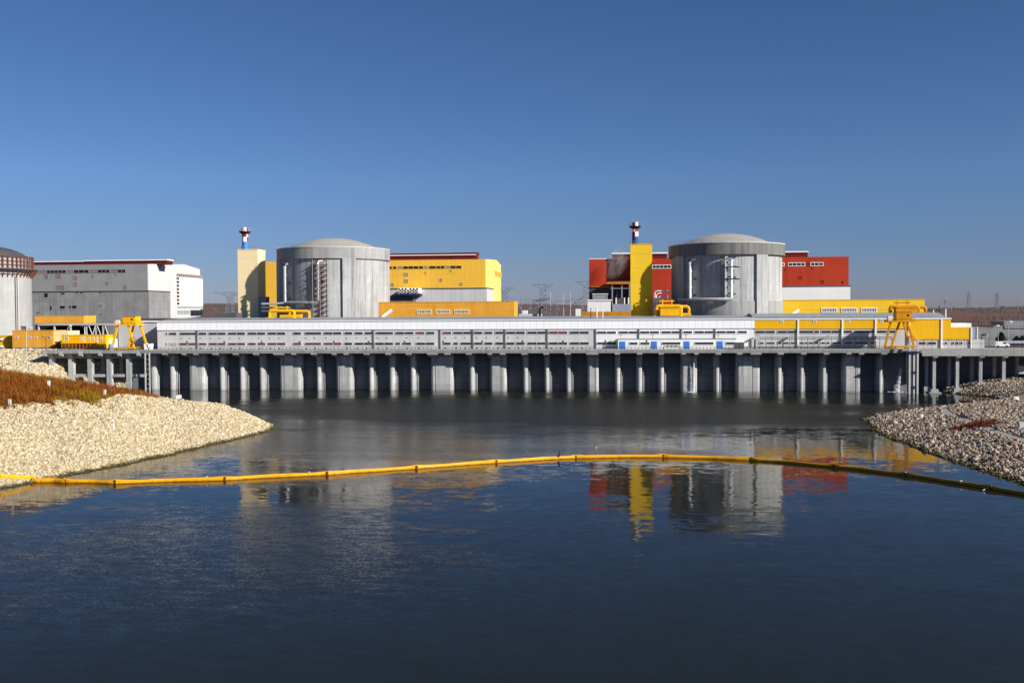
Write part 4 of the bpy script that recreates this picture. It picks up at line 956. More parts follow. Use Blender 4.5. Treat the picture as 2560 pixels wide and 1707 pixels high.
hr, rx0, rx1, rzt, rzs = hall('red turbine hall with white lower wall behind the right domed reactor', 1600, 2121, 641.4, 0, 'red', 'whitewall', 'red', 713.5, pll=1850)
monitor(hr, 1531, 1668, rzt+.4, HY+14, 3.2, 'white'); monitor(hr, 1900, 2019, rzt+.4, HY+14, 3.0, 'white')
def zr6(v): return 1640+v/4.704
def zr6y(v): return 560+v/4.704
for a, c, n in ((0-45, 180, 5), (1478, 1508, 1), (1550, 1752, 4), (1812, 1965, 3)):
    window(hr, PX(zr6(a), HY), PX(zr6(c), HY), hz(1900, zr6y(501 if a > 1000 else 514)), hz(1900, zr6y(457 if a > 1000 else 468)), HY, n, 'white', 'pane', .26, d=.2)
for a, c, d_, e in ((1758, 1808, 458, 498), (1508, 1533, 525, 553), (1826, 1850, 515, 540), (1678, 1722, 613, 655), (1935, 1978, 667, 705)):
    window(hr, PX(zr6(a), HY), PX(zr6(c), HY), hz(1900, zr6y(e)), hz(1900, zr6y(d_)), HY, 1, 'red', 'panered', .2)
b = MB(); b.box(PX(zr6(2180), HY), PX(zr6(2202), HY), HY-.05, HY+.1, hz(2100, zr6y(698)), hz(2100, zr6y(675)), 'dark'); b.build('opening', hr)
# red wing added close behind the yellow tower to take its cast shadow
SY = RY-3.2
sx0, sx1 = PX(1473, SY), PX(1607, SY); szt = PZ(1500, 648, SY); sm = PZ(1500, 716, SY)
sw = thing('added_red_wing', 'red block with brown lower wall beside the yellow tower, steam drifting before it', 'building', ((sx0+sx1)/2, SY, ZD))
b = MB(); b.box(sx0, sx1, SY, SY+14, sm, szt, 'red'); b.build('wall', sw)
b = MB(); b.box(sx0, sx1, SY-.3, SY+14, ZD-.5, sm-.003, 'brown'); b.box(sx0+.5, PX(1530, SY), SY-.8, SY-.303, sm-.3, sm, 'cranerust'); b.build('lower_wall', sw)
b = MB(); b.box(sx0-.1, sx1, SY-.1, SY+14.1, szt+.003, szt+.25, 'white'); b.build('parapet', sw)

# ------------------------------------------------------------------ structures in front of the red wing
fy = SY-5
fx0, fx1 = PX(1523, fy), PX(1576, fy)
t = thing('steel_frame', 'dark open steel frame shelter with ochre roof edge left of the yellow tower', 'shelter', ((fx0+fx1)/2, fy, ZD))
zt_ = PZ(1550, 706, fy); zb_ = PZ(1550, 745, fy)
b = MB(); b.box(fx0-.5, fx1, fy-.5, SY-.85, zt_, zt_+.5, 'roofdark'); b.box(fx0-1, fx1, fy-.8, fy-.503, zt_-.6, zt_+.1, 'cranerust'); b.build('roof', t)
for px in (1531, 1555, 1574):
    x_ = PX(px, fy); b = MB(); b.box(x_-.25, x_+.25, fy, fy+.4, ZD, zt_-.003, 'steel'); b.build('post', t)
b = MB(); b.box(fx0+.4, fx1, fy+.1, fy+.3, PZ(1550, 722, fy), PZ(1550, 720, fy), 'steel'); b.build('beam', t)
b = MB()
for i in range(6): x_ = fx0+1.5+i*1.35; b.cyl(x_, fy+2.0, .35, zb_, PZ(1550, 724+(i % 3)*4, fy), 'navy', 8)
b.build('vessel', t)
vy = fy-6
t = thing('low_building', 'low white building with grey glazed rooftop cabin before the red wing', 'building', (PX(1500, vy), vy, ZD))
b = MB(); b.box(PX(1469, vy), PX(1527, vy), vy, vy+5, ZD, PZ(1490, 752, vy), 'whitewall'); b.build('wall', t)
b = MB(); b.box(PX(1468, vy), PX(1529, vy), vy-.3, vy+5.2, PZ(1490, 751.9, vy), PZ(1490, 749, vy), 'white'); b.build('roof', t)
b = MB(); b.box(PX(1481, vy+2), PX(1519, vy+2), vy+1.5, vy+4.5, PZ(1490, 748.8, vy), PZ(1490, 735.5, vy), 'panelite'); b.build('roof_cabin', t)
window(t, PX(1482, vy+1), PX(1518.5, vy+1), PZ(1490, 747.5, vy+1), PZ(1490, 736, vy+1), vy+1.44, 9, 'steel', 'panelite', .12)
b = MB(); b.box(PX(1480, vy), PX(1520, vy), vy+1.2, vy+4.7, PZ(1490, 735.4, vy), PZ(1490, 734, vy), 'white'); b.build('cabin_roof', t)
t = thing('low_building', 'bluish grey low wall block with rooftop units left of the yellow tower foot', 'building', (PX(1550, vy), vy, ZD))
b = MB(); b.box(PX(1531, vy), PX(1578, vy), vy+.6, vy+5, ZD, PZ(1550, 760, vy), 'bluegrey'); b.build('wall', t)
b = MB(); b.box(PX(1543, vy), PX(1562, vy), vy+1.2, vy+4, PZ(1550, 760, vy), PZ(1550, 746, vy), 'brown')
for a in (1539, 1560, 1570): b.box(PX(a, vy), PX(a+3, vy), vy+1, vy+3, PZ(1550, 760, vy), PZ(1550, 744, vy), 'white')
b.build('roof_units', t)
tag(MB().box(PX(1455, 33), PX(1577, 33), 32.5, 33.5, ZD, PZ(1500, 779, 33), 'cranerust').build('yard_wall', None, (PX(1516, 33), 33, ZD)), 'low ochre wall in shade behind the pump house roof left of the yellow tower', 'wall')
# small tank house and pipes right of the yellow tower
t = thing('pipe_bundle', 'bundle of white lagged pipes bending between yellow tower and right reactor', 'pipes', (PX(1655, 40), 40, ZD))
b = MB()
for i, (dy, dx) in enumerate(((727, 0), (733, 4), (740, 10), (745, 18))):
    z_ = PZ(1660, dy, 42); x_ = PX(1637+dx, 42); b.tube([(x_, 42, ZD), (x_, 42, z_-.8), (x_+.3, 42, z_-.25), (x_+.9, 42, z_), (PX(1676, 42), 42, z_)], .2, 'white', 8)
b.build('pipe', t)
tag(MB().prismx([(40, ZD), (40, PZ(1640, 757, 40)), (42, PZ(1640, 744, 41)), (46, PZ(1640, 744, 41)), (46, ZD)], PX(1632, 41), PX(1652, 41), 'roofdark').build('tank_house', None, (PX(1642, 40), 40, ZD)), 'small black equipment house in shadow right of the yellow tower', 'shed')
tag(MB().box(PX(648, 45), PX(668, 45), 44, 47.8, ZD, PZ(655, 742, 45), 'bluegrey').build('shed', None, (PX(658, 45), 45, ZD)), 'dark ribbed shed at the foot of the beige tower', 'shed')

# low long annexes
def lowhall(lab, pl, pr, pyt, k, wins, wy, ks, roofc, Y0=46):
    x0, x1 = PX(pl, Y0), PX(pr, Y0); zt = PZ((pl+pr)/2, pyt, Y0)
    t = thing('low_annex', lab, 'building', ((x0+x1)/2, Y0, ZD))
    b = MB(); b.box(x0, x1, Y0, Y0+13, ZD-.5, zt, k); b.build('wall', t)
    b = MB(); b.box(x0-.1, x1+.1, Y0-.12, Y0+13.1, zt+.003, zt+.3, roofc); b.build('roof', t)
    for a, c in wins: window(t, PX(a, Y0), PX(c, Y0), PZ((a+c)/2, wy[1], Y0), PZ((a+c)/2, wy[0], Y0), Y0, 6, 'white' if k == 'yellowT' else 'beige', 'panelite', .3, d=.18)
    return t, x0, x1, zt
lowhall('long low orange annex with three windows right of the left reactor', 948, 1286, 756, 'orange', [(1042, 1079), (1089, 1125.5), (1135.5, 1173)], (774, 785), 'orange', 'orange')
lowhall('long low yellow annex with three windows right of the right reactor', 1952, 2311, 750.5, 'yellowT', [(2053, 2092.5), (2102.5, 2142.5), (2152.5, 2192)], (769.5, 781.5), 'yellowT', 'yellow', 55)
for px, py, lab in ((955, 788, 'white slanting chute leaning on the orange annex near the left reactor'), (1972, 788, 'white slanting chute leaning on the yellow annex near the right reactor')):
    yq = 44 if px < 1500 else 53
    a = V(px, py+6, yq-1.5); c = V(px+25, py-13, yq)
    b = MB(); b.beam(a, c, .9, .9, 'white'); tag(b.build('chute', None, a), lab, 'chute')
# round silencer bank on the yellow hall's lower block
Yv = HY-9
t = thing('vent_silencers', 'bank of twelve round white vent mouths on a navy platform before the yellow hall', 'vents', (PX(1018, Yv), Yv, ZD))
r_ = 3.6*(Yv+343)/F
for k_, x_off in enumerate((0, 29)):
    for i in range(3):
        for jj in range(2):
            p = V(997.5+x_off*.98+i*8.3, 723+jj*7.2, Yv); b = MB()
            n = 14; ring = [(p.x+r_*math.cos(6.28318*q_/n), p.z+r_*math.sin(6.28318*q_/n)) for q_ in range(n)]; rin = [(p.x+r_*.72*math.cos(6.28318*q_/n), p.z+r_*.72*math.sin(6.28318*q_/n)) for q_ in range(n)]
            b.prismy(ring, Yv+.8, Yv+8.2, 'white')
            vs = [(x_, Yv, z_) for x_, z_ in ring]+[(x_, Yv, z_) for x_, z_ in rin]+[(x_, Yv+.799, z_) for x_, z_ in ring]
            b.add(vs, [(q_, (q_+1) % n, n+(q_+1) % n, n+q_) for q_ in range(n)]+[((q_+1) % n, q_, 2*n+q_, 2*n+(q_+1) % n) for q_ in range(n)], 'white')
            b.add([(x_, Yv+.3, z_) for x_, z_ in rin], [tuple(range(n))], 'dark'); b.build('silencer', t)
b = MB(); zpl = PZ(1018, 735, Yv); b.box(PX(990, Yv), PX(1048, Yv), Yv, Yv+8.1, zpl-.6, zpl, 'navy'); b.build('platform', t)
b = MB(); b.box(PX(972, Yv+2), PX(1034, Yv+2), Yv+2, Yv+8.1, ZD, zpl-.603, 'tin'); b.build('housing', t)

# ------------------------------------------------------------------ yellow gantries on the roof
def roofgantry(lab, pl, pr, pyt, pyb, Y0, body, k2='roofcrane'):
    x0, x1 = PX(pl, Y0), PX(pr, Y0); z0 = ZE+1.2; zt = PZ((pl+pr)/2, pyt, Y0); L = x1-x0; h = zt-z0
    t = thing('roof_gantry', lab, 'gantry', ((x0+x1)/2, Y0, z0), 'yellow bent tube gantries behind the pump house roof')
    def bent(xa, xb, y, r, zt_):
        b = MB(); c_ = .9; b.tube([(xa, y, z0), (xa, y, zt_-c_), (xa+.25, y, zt_-.25), (xa+c_, y, zt_), (xb-c_, y, zt_), (xb-.25, y, zt_-.25), (xb, y, zt_-c_), (xb, y, z0)], r, k2, 10); b.build('bent_tube', t)
    bent(x0+L*.07, x0+L*(.66 if body == 'low' else .75), Y0, .62, z0+h*.66); bent(x0+L*(.5 if body == 'low' else .12), x0+L*.97, Y0+2.4, .6, z0+h*.62)
    b = MB()
    if body == 'low':
        b.box(x0+L*.33, x0+L*.64, Y0-.8, Y0+1.2, z0+.1, z0+h*.30, k2); b.box(x0+L*.67, x0+L*.82, Y0+.2, Y0+2, z0+.1, z0+h*.34, k2)
    else:
        b.box(x0+L*.18, x0+L*.7, Y0-1.6, Y0+1.2, z0+.15, z0+h*.55, k2); b.box(x0+L*.2, x0+L*.68, Y0-1.7, Y0-1.603, z0+h*.5, z0+h*.58, 'cranerust'); b.box(x0+L*.74, x0+L*1.02, Y0-.4, Y0+2, z0+.1, z0+h*.2, k2)
    b.build('machine_box', t)
    b = MB(); b.tube([(x0+L*.16, Y0, zt-.15), (x0+L*.56, Y0, zt-.15)], .28, k2, 8)
    for f_ in (.24, .49): b.tube([(x0+L*f_, Y0, z0+h*.66), (x0+L*f_, Y0, zt+.45)], .25, k2, 8)
    b.build('top_rail', t)
    b = MB(); b.box(x0, x0+L*.15, Y0-.8, Y0+.8, z0, z0+.25, k2); b.build('foot', t)
    return t
roofgantry('yellow bent tube gantry below the scaffolded left reactor', 667, 771, 768, 795, 25, 'low')
roofgantry('yellow boxy gantry between the yellow tower and the right reactor', 1634, 1726, 752, 789, 25, 'box')
roofgantry('amber boxy gantry in front of the right yellow annex end', 2218, 2322, 755, 788, 25, 'box', 'craneamber')

# ------------------------------------------------------------------ trash-rack gantry cranes on the deck
def crane(lab, pxc, s, mirror, Y0=-1.5, k='roofcrane'):
    xc = PX(pxc, Y0+2.5)
    t = thing('gantry_crane', lab, 'crane', (xc, Y0+2.5, ZD))
    zt = ZD+9.0*s; sg = -1 if mirror else 1; DYc = 5.0
    tops = [(-3.6, 0), (.9, 0), (.9, DYc), (3.6, DYc)]; feet = [(-4.6, 0), (-1.3, 0), (3.2, 0), (5.4, 0)]
    for (a, f, dy) in ((-3.2, -5.0, 0), (.8, -1.6, DYc), (.9, 3.0, 0), (3.3, 5.6, DYc)):
        b = MB(); b.beam((xc+sg*f, Y0+dy, ZD+1.0), (xc+sg*a, Y0+dy*.85+.3, zt), .62, .62, k); b.build('leg', t)
    for dy in (0, DYc):
        b = MB(); xa, xb = ((-5.4, 3.6) if dy == 0 else (-2.2, 6.2)); xa, xb = sorted((sg*xa, sg*xb)); b.box(xc+xa, xc+xb, Y0+dy-.4, Y0+dy+.4, ZD+.55, ZD+1.05, k); b.build('sill_beam', t)
        for xx in (xa+.8, xa+2.0, xb-2.0, xb-.8):
            b = MB(); n = 12; b.prismy([(xc+xx+.42*math.cos(6.28318*i/n), ZD+.45+.42*math.sin(6.28318*i/n)) for i in range(n)], Y0+dy-.2, Y0+dy+.2, 'cranerust'); b.build('wheel', t)
    b = MB(); b.box(xc-4.2, xc+4.4, Y0-.4, Y0+DYc+.3, zt, zt+.55, k); b.build('platform', t)
    b = MB(); x0, x1 = sorted((sg*-1.3, sg*3.6)); b.box(xc+x0, xc+x1, Y0+.3, Y0+DYc-.6, zt+.56, zt+3.3, k); b.box(xc+x0-.15, xc+x1+.15, Y0+.15, Y0+DYc-.45, zt+3.303, zt+3.45, 'cranerust'); h_ = b.build('machine_house', t)
    b = MB(); x_ = xc+(x0+x1)/2+.8; b.box(x_, x_+.7, Y0+.27, Y0+.299, zt+1.9, zt+2.6, 'dark'); b.build('window', h_)
    b = MB(); x0, x1 = sorted((sg*-4.0, sg*-2.4)); b.box(xc+x0, xc+x1, Y0+.4, Y0+2.4, zt+.56, zt+2.0, 'white'); b.build('control_cabinet', t)
    railing_mesh([(xc-4.1, Y0-.3, zt+.55), (xc+4.3, Y0-.3, zt+.55), (xc+4.3, Y0+DYc+.2, zt+.55)], 1.1, 12, k, .06).build('railing', t)
    b = MB(); cx_ = xc+3.1*(1 if not mirror else 1.9); zc = ZD+(3.6 if not mirror else 4.6); n = 20; ro, ri = 1.05, .78
    vo = [(cx_+ro*math.cos(6.28318*i/n), zc+ro*math.sin(6.28318*i/n)) for i in range(n)]
    b.tube([(x_, Y0-.8, z_) for x_, z_ in vo], .16, 'cranerust', 6, True)
    for i in range(0, n, 4): b.bar((cx_, Y0-.8, zc), (vo[i][0], Y0-.8, vo[i][1]), .09, 'cranerust')
    b.prismy([(cx_+.3*math.cos(6.28318*i/n), zc+.3*math.sin(6.28318*i/n)) for i in range(n)], Y0-1.1, Y0-.4, k); b.build('cable_reel', t)
    return t
crane('yellow gantry crane with boxy machine house standing at the left end of the deck', 322, .98, False)
crane('yellow gantry crane casting a shadow on the yellow banded wall at right', 2247, 1.0, False, Y0=-2.2, k='craneamber')

# dolphin tower at the quay end
t = thing('gauge_tower', 'slim pale steel posts with navy crosspieces rising from the water at quay end', 'tower', (PX(2284, -7), -7, 0))
for a in (2274.5, 2281, 2288, 2294.5):
    x_ = PX(a, -7); b = MB(); b.box(x_-.28, x_+.28, -7.3 if a in (2274.5, 2294.5) else -6.2, -6.9 if a in (2274.5, 2294.5) else -5.8, -2, ZD-.6 if a not in (2274.5, 2294.5) else ZD+3.6, 'conc_pale'); b.build('post', t)
for py in (931, 968): z_ = PZ(2284, py, -7); b = MB(); b.box(PX(2275, -7)+.3, PX(2294, -7)-.25, -7.2, -5.7, z_-.35, z_+.35, 'navy'); b.build('crosspiece', t)
b = MB(); b.box(PX(2263, -7), PX(2300, -7), -8, -4.7, ZD-.8, ZD-.45, 'navy'); b.build('platform', t)
b = MB(); xl = PX(2270, -7)
for i in range(24): b.box(xl-.45, xl+.2, -7.0, -6.9, .3+i*.55, .38+i*.55, 'conc_pale')
b.box(xl-.1, xl+.02, -6.9, -6.8, -1, ZD, 'conc_pale'); b.build('ladder', t)
# water jets
def jet(pxa, pyt, wid, lab, Y0):
    r = np.random.default_rng(4); n = 420; p = V(pxa, pyt, Y0); tt = r.uniform(0, 1, n)**.8
    x = p.x+r.normal(0, wid, n)*(.5+.8*tt)-tt*(1.0 if wid > .2 else .05); y = Y0-.4+r.normal(0, wid*.6, n); z = p.z*(1-tt)
    n2 = 110; x = np.append(x, p.x-1+r.normal(0, 2.0*wid/.4, n2)); y = np.append(y, Y0-.4+r.normal(0, .8, n2)); z = np.append(z, np.full(n2, .04))
    MT.setdefault('foam', M('white_water', (.75, .77, .78), .4, .1))
    v, f = icos(); N = len(x); s = r.uniform(.05, .16, N)[:, None, None]*np.array([1, 1, 2.2])[None, None]
    s[n:] *= np.array([2.5, 2, .25])
    vv = v[None]*s+np.stack([x, y, z], -1)[:, None]
    o = nppoly('water_jet', vv.reshape(-1, 3), (f[None]+12*np.arange(N)[:, None, None]).reshape(-1, 3), ['foam'], None, 'stuff'); o['label'] = lab; o['category'] = 'water'
jet(2251, 920, .26, 'white water falling from the shaded quay bay beside the gauge tower', 2.2)
jet(1734, 905, .12, 'thin trickle of white water running down a wide quay pier', -.9)

# ------------------------------------------------------------------ left yard
def blockb(name, lab, cat, pl, pr, pyt, pyb, Y0, d, k, wins=(), wk='pane', roofk=None, side=None):
    x0, x1 = PX(pl, Y0), PX(pr, Y0); zt = PZ((pl+pr)/2, pyt, Y0); zb = max(ZD-.4, PZ((pl+pr)/2, pyb, Y0)) if pyb else ZD-.4
    t = thing(name, lab, cat, ((x0+x1)/2, Y0, zb))
    b = MB(); b.box(x0, x1, Y0, Y0+d, zb, zt, k); b.build('wall', t)
    b = MB(); b.box(x0-.1, x1+.1, Y0-.1, Y0+d+.1, zt+.003, zt+.2, roofk or k); b.build('roof', t)
    for (a, c, e, f) in wins: window(t, PX(a, Y0), PX(c, Y0), PZ((a+c)/2, f, Y0), PZ((a+c)/2, e, Y0), Y0, 1, 'white', wk, .12)
    return t
def y0z(v): return v/7.84
blockb('low_block', 'flat orange and yellow block below the grey hall, behind the dark canopy', 'building', 87, 210, 790.5, 808, 70, 10, 'orange')
t = thing('canopy', 'dark open canopy on white columns behind the orange buildings', 'canopy', (PX(190, 45), 45, ZD))
zc0, zc1 = PZ(190, 813, 45), PZ(190, 810, 45)
b = MB(); b.box(PX(97, 45), PX(290, 45), 44, 60, zc0, zc1, 'conc_pale'); b.build('roof', t)
for a in (98, 137.5, 177.5, 217.5, 241, 259): x_ = PX(a, 45); b = MB(); b.box(x_-.28, x_+.28, 44.3, 44.9, ZD, zc0-.003, 'conc_pale'); b.build('column', t)
b = MB(); b.box(PX(88, 56), PX(262, 56), 56, 57, ZD, zc0-.003, 'dark'); b.build('back_wall', t)
b = MB(); z_ = zc0-.2
for a, c in ((222, 236), (238, 226), (243, 256), (262, 275)): b.bar((PX(a, 44), 44.0, z_), (PX(c, 44), 44.0, ZD+2), .2, 'conc_pale')
b.build('brace', t)
t = blockb('orange_building', 'orange windowed building with small square windows on a grey plinth', 'building', 30, 132, 827.5, 868, 17, 9, 'orange', [(38.5, 45, 841, 847), (70.5, 77, 841, 847), (85.5, 92, 841, 847), (117, 127, 841, 847)], 'panerust')
b = MB(); b.box(PX(132, 17)+.02, PX(166.5, 17), 18, 26, PZ(150, 854, 17), PZ(150, 827.5, 17), 'beige'); b.build('pale_wing', t)
b = MB(); b.box(PX(132, 17)+.02, PX(153, 17), 18.3, 26, ZD-.3, PZ(150, 854.2, 17), 'brown'); b.build('gate', t)
b = MB(); b.box(PX(31, 16.5), PX(134, 16.5), 16.4, 16.97, ZD-2, PZ(80, 867.5, 16.5), 'conc_grey'); b.build('plinth', t)
t = blockb('yellow_building', 'two storey yellow building with air conditioners at the left photo edge', 'building', -40, 29, 840.5, 878, 20, 8, 'roofcrane', [(17, 22, 842, 848)])
for py in (848, 866):
    p = V(4, py, 19.6); b = MB(); b.box(p.x-.6, p.x+.6, 19.5, 19.98, p.z-.4, p.z+.4, 'white'); b.build('air_conditioner', t)
t = blockb('site_cabin', 'stacked yellow site cabins with small windows on the jetty deck', 'cabin', 153, 264, 838.5, 871, 12, 6, 'roofcrane', [(160, 170, 841.5, 850), (199, 204.5, 842, 849), (208, 212, 841, 856), (221, 225, 842, 849), (231, 235, 842, 849), (241, 244, 842, 856), (250, 255, 842, 849), (162, 168, 860, 869)], 'panelite')
b = MB(); zf = PZ(210, 857, 11); b.box(PX(153, 11), PX(240, 11), 10.2, 11.96, zf-.15, zf, 'roofcrane')
for a in range(153, 264, 9): x_ = PX(a, 10.3); b.box(x_-.06, x_+.06, 10.2, 10.32, ZD, zf-.153, 'cranerust')
b.build('walkway', t)
b = MB(); b.box(PX(192, 11), PX(212, 11), 10.6, 11.5, ZD+.1, ZD+1.6, 'panered'); b.build('hoarding', t)
tag(MB().box(PX(264, 14), PX(285, 14), 14, 18, ZD, PZ(275, 847, 14), 'whitewall').build('kiosk', None, (PX(274, 14), 14, ZD)), 'small cream kiosk between the yellow cabins and the left crane', 'kiosk')
t = thing('skip', 'small white waste skip at the foot of the left gantry crane', 'skip', (PX(369, 3), 3, ZD))
b = MB(); b.prismy([(PX(361, 2), ZD+.1), (PX(377, 2), ZD+.1), (PX(378, 2), ZD+2.2), (PX(360, 2), ZD+2.2)], 1.5, 3.5, 'white'); b.build('body', t)
b = MB(); b.bar((PX(376, 2), 1.3, ZD), (PX(370, 2), 1.3, ZD+2.4), .12, 'steel'); b.build('frame', t)
tag(MB().cyl(PX(276, -2), -1.8, .9, ZD, ZD+2.2, 'bluegrey', 14).build('tank', None, (PX(276, -2), -1.8, ZD)), 'small grey drum tank left of the left crane feet', 'tank')
# lamp posts, left
def lamppost(lab, px, pyt, pyb, Y0, arm, k='conc_pale', dbl=False):
    p = V(px, pyb, Y0); zt = PZ(px, pyt, Y0); t = thing('lamp_post', lab, 'lamp post', (p.x, Y0, p.z))
    b = MB(); pts = [(p.x, Y0, p.z), (p.x, Y0, zt-1.5), (p.x+arm*.3, Y0, zt-.4), (p.x+arm, Y0, zt)]
    b.tube(pts if not dbl else pts[:2]+[(p.x, Y0, zt)], [.16, .12, .09, .07][:4 if not dbl else 3], k, 7); b.build('post', t)
    b = MB()
    if dbl:
        for s_ in (-1, 1): b.ball((p.x+s_*1.0, Y0, zt+.1), .8, .4, .14, 'tin')
    else: b.ball((p.x+arm+.3, Y0, zt+.1), .75, .35, .25, 'white')
    b.build('lamp_head', t); return t
lamppost('tall tapered lamp post with white head before the orange building', 68, 821, 945, -15, 1.4)
lamppost('twin headed dark lamp post beside the orange building corner', 115, 843, 873, 4, 0, 'rust', True)
lamppost('thin pale lamp post behind the yellow cabins', 169, 815, 840, 30, .9)
lamppost('thin white lamp post with cross arm between the canopy columns', 212, 816, 838, 26, 0, 'white', True)
# workers on the jetty
def person(px, Y0, lab, k):
    p = V(px, 873, Y0); x, z = p.x, ZD; o = tag(bpy.data.objects.new('person', None), lab, 'person'); col.objects.link(o); o.location = (x, Y0, z)
    b = MB(); b.tube([(x-.1, Y0, z), (x-.1, Y0, z+.45), (x-.08, Y0, z+.85)], [.07, .08, .1], k, 8); b.tube([(x+.1, Y0+.1, z), (x+.1, Y0, z+.45), (x+.08, Y0, z+.85)], [.07, .08, .1], k, 8)
    b.tube([(x, Y0, z+.8), (x, Y0, z+1.1), (x, Y0, z+1.4), (x, Y0, z+1.5)], [.17, .19, .21, .08], k, 10)
    for s_ in (-1, 1): b.tube([(x+.22*s_, Y0, z+1.42), (x+.28*s_, Y0, z+1.1), (x+.25*s_, Y0-.12, z+.85)], [.07, .06, .05], k, 7)
    b.build('clothes', o); b = MB(); b.ball((x, Y0, z+1.64), .1, .11, .13, 'skin'); b.build('head', o)
person(251.5, -2, 'person in dark work clothes standing on the jetty before the yellow cabins', 'black')
person(261, -2.5, 'person in dark work clothes nearest the left crane on the jetty', 'brown')

# ------------------------------------------------------------------ right yard
blockb('grey_building', 'plain dark grey block with two small windows past the yellow pump house', 'building', 2436, 2485, 820, 873, 34, 14, 'conc_grey', [(2462, 2468.5, 836, 843)])
t = blockb('office_building', 'long dim grey office building with ribbon windows at the far right', 'building', 2484, 2700, 815, 873, 60, 16, 'greydim' if 'greydim' in MT else 'conc_grey')
b = MB(); b.box(PX(2510, 62), PX(2700, 62), 62, 76, PZ(2560, 815, 60)+.21, PZ(2560, 803, 60), 'conc_grey'); b.build('upper_storey', t)
for (e, f) in ((813.5, 820.5), (836, 842)): window(t, PX(2511, 60), PX(2640, 60), PZ(2560, f, 60), PZ(2560, e, 60), 60 if e > 815 else 59.8, 16, 'steel', 'panelite', .15)
def tree(px, pyt, Y0, wid, lab):
    p = V(px, 873, Y0); h = PZ(px, pyt, Y0)-ZD; t = thing('tree', lab, 'tree', (p.x, Y0, ZD))
    b = MB(); b.tube([(p.x, Y0, ZD-.2), (p.x+.1, Y0, ZD+h*.5), (p.x, Y0, ZD+h*.9)], [.22, .14, .04], 'brown', 7); b.build('trunk', t)
    r = np.random.default_rng(int(px)); n = 900; tt = r.uniform(.08, 1, n); rad = wid*(1-tt)**.7*np.sqrt(r.uniform(0.1, 1, n))*(.75+.5*r.random(n)); a = r.uniform(0, 6.283, n)
    c = np.stack([rad*np.cos(a), rad*np.sin(a), tt*h], -1); d1 = r.normal(0, .28, (n, 3)); d2 = r.normal(0, .28, (n, 3))
    vv = np.stack([c+d1, c+d2, c-d1*.6-d2*.5], 1).reshape(-1, 3)
    o = nppoly('crown', vv, np.arange(3*n).reshape(-1, 3), ['shrub']); o.parent = t
tree(2503, 832, 40, 2.6, 'tall dark conifer at the corner of the grey office building')
tree(2541, 842, 44, 2.0, 'short dark conifer before the office ribbon windows')
tree(2556, 841, 44, 2.0, 'dark conifer nearest the right photo edge')
b = MB(); sy = 22
t = thing('shed', 'long low shed with pale blue roof beside the right fence', 'shed', (PX(2545, sy), sy, ZD))
MB().box(PX(2520, sy), PX(2620, sy), sy, sy+5, ZD, PZ(2545, 859, sy), 'brown').build('wall', t)
MB().prismx([(sy-.4, PZ(2545, 858.8, sy)), (sy+2.5, PZ(2545, 852, sy)), (sy+5.4, PZ(2545, 858.8, sy))], PX(2516, sy), PX(2620, sy), 'bluegrey').build('roof', t)
def van(px, Y0, lab):
    p = V(px, 870, Y0); x, z = p.x, ZD; t = thing('parked_van', lab, 'van', (x, Y0, z))
    MB().prismy([(x-2.3, z+.4), (x+2.3, z+.4), (x+2.3, z+1.1), (x+1.6, z+1.3), (x+1.0, z+2.0), (x-2.2, z+2.1)], Y0, Y0+1.8, 'white').build('body', t)
    for dx in (-1.5, 1.4): n = 12; MB().prismy([(x+dx+.36*math.cos(6.283*i/n), z+.36+.36*math.sin(6.283*i/n)) for i in range(n)], Y0-.05, Y0+.25, 'black').build('wheel', t)
    MB().box(x+.1, x+1.1, Y0-.03, Y0-.003, z+1.25, z+1.8, 'pane').build('window', t)
van(2507, 14, 'white van parked under the dark conifer at the right')
lamppost('tall slim lamp post before the office building', 2520, 805, 873, 30, .5, 'steel')
lamppost('slim lamp post left of the dark conifer', 2495, 815, 873, 30, -.5, 'steel')

# ------------------------------------------------------------------ roof clutter on the pump house
def rpole(px, pyt, Y0, lab, k='white', r=.16, cap=True):
    p = V(px, 795, Y0); zt = PZ(px, pyt, Y0); t = thing('vent_pipe', lab, 'vent', (p.x, Y0, ZE+.6))
    b = MB(); b.tube([(p.x, Y0, ZE+.5), (p.x, Y0, zt)], r, k, 8); b.build('pipe', t)
    if cap: b = MB(); b.cyl(p.x, Y0, r*2.6, zt, zt+.25, k, 10, r*1.2); b.build('cap', t)
rpole(1492, 769, 14, 'white mushroom vent pipe on the roof left of the yellow tower', 'white', .2)
rpole(1507, 777, 14, 'short white vent pipe on the roof near the yellow tower')
rpole(1477, 772, 14, 'dark bent mast on the roof before the low white building', 'black', .12)
rpole(2364, 772, 20, 'right white vent pipe on the yellow pump house roof', 'white', .22, False)
rpole(2333, 775, 20, 'left white vent pipe on the yellow pump house roof', 'white', .22, False)
rpole(2348, 766, 20, 'dark mast with lamp on the yellow pump house roof', 'black', .12)
b = MB(); p = V(1350, 790, 32); b.tube([(p.x, 32, ZD), (p.x, 32, PZ(1350, 771, 32)), (p.x+.3, 32, PZ(1350, 768.5, 32)), (p.x+1.4, 32, PZ(1350, 767.5, 32))], .42, 'black', 10)
tag(b.build('exhaust_pipe', None, (p.x, 32, ZD)), 'black bent exhaust pipe behind the roof before the substation', 'pipe')
tag(MB().ball((PX(1368, 34), 34, ZD+8.5), 2.4, 2.2, 1.9, 'tin').build('tank_cover', None, (PX(1368, 34), 34, ZD+7)), 'dark grey mound like cover behind the pump house roof', 'cover')
tag(MB().box(PX(1298, 34), PX(1354, 34), 33, 36, ZD, PZ(1320, 784.5, 34), 'greywall').build('parapet_wall', None, (PX(1326, 34), 33, ZD)), 'low pale wall right of the orange annex behind the roof', 'wall')
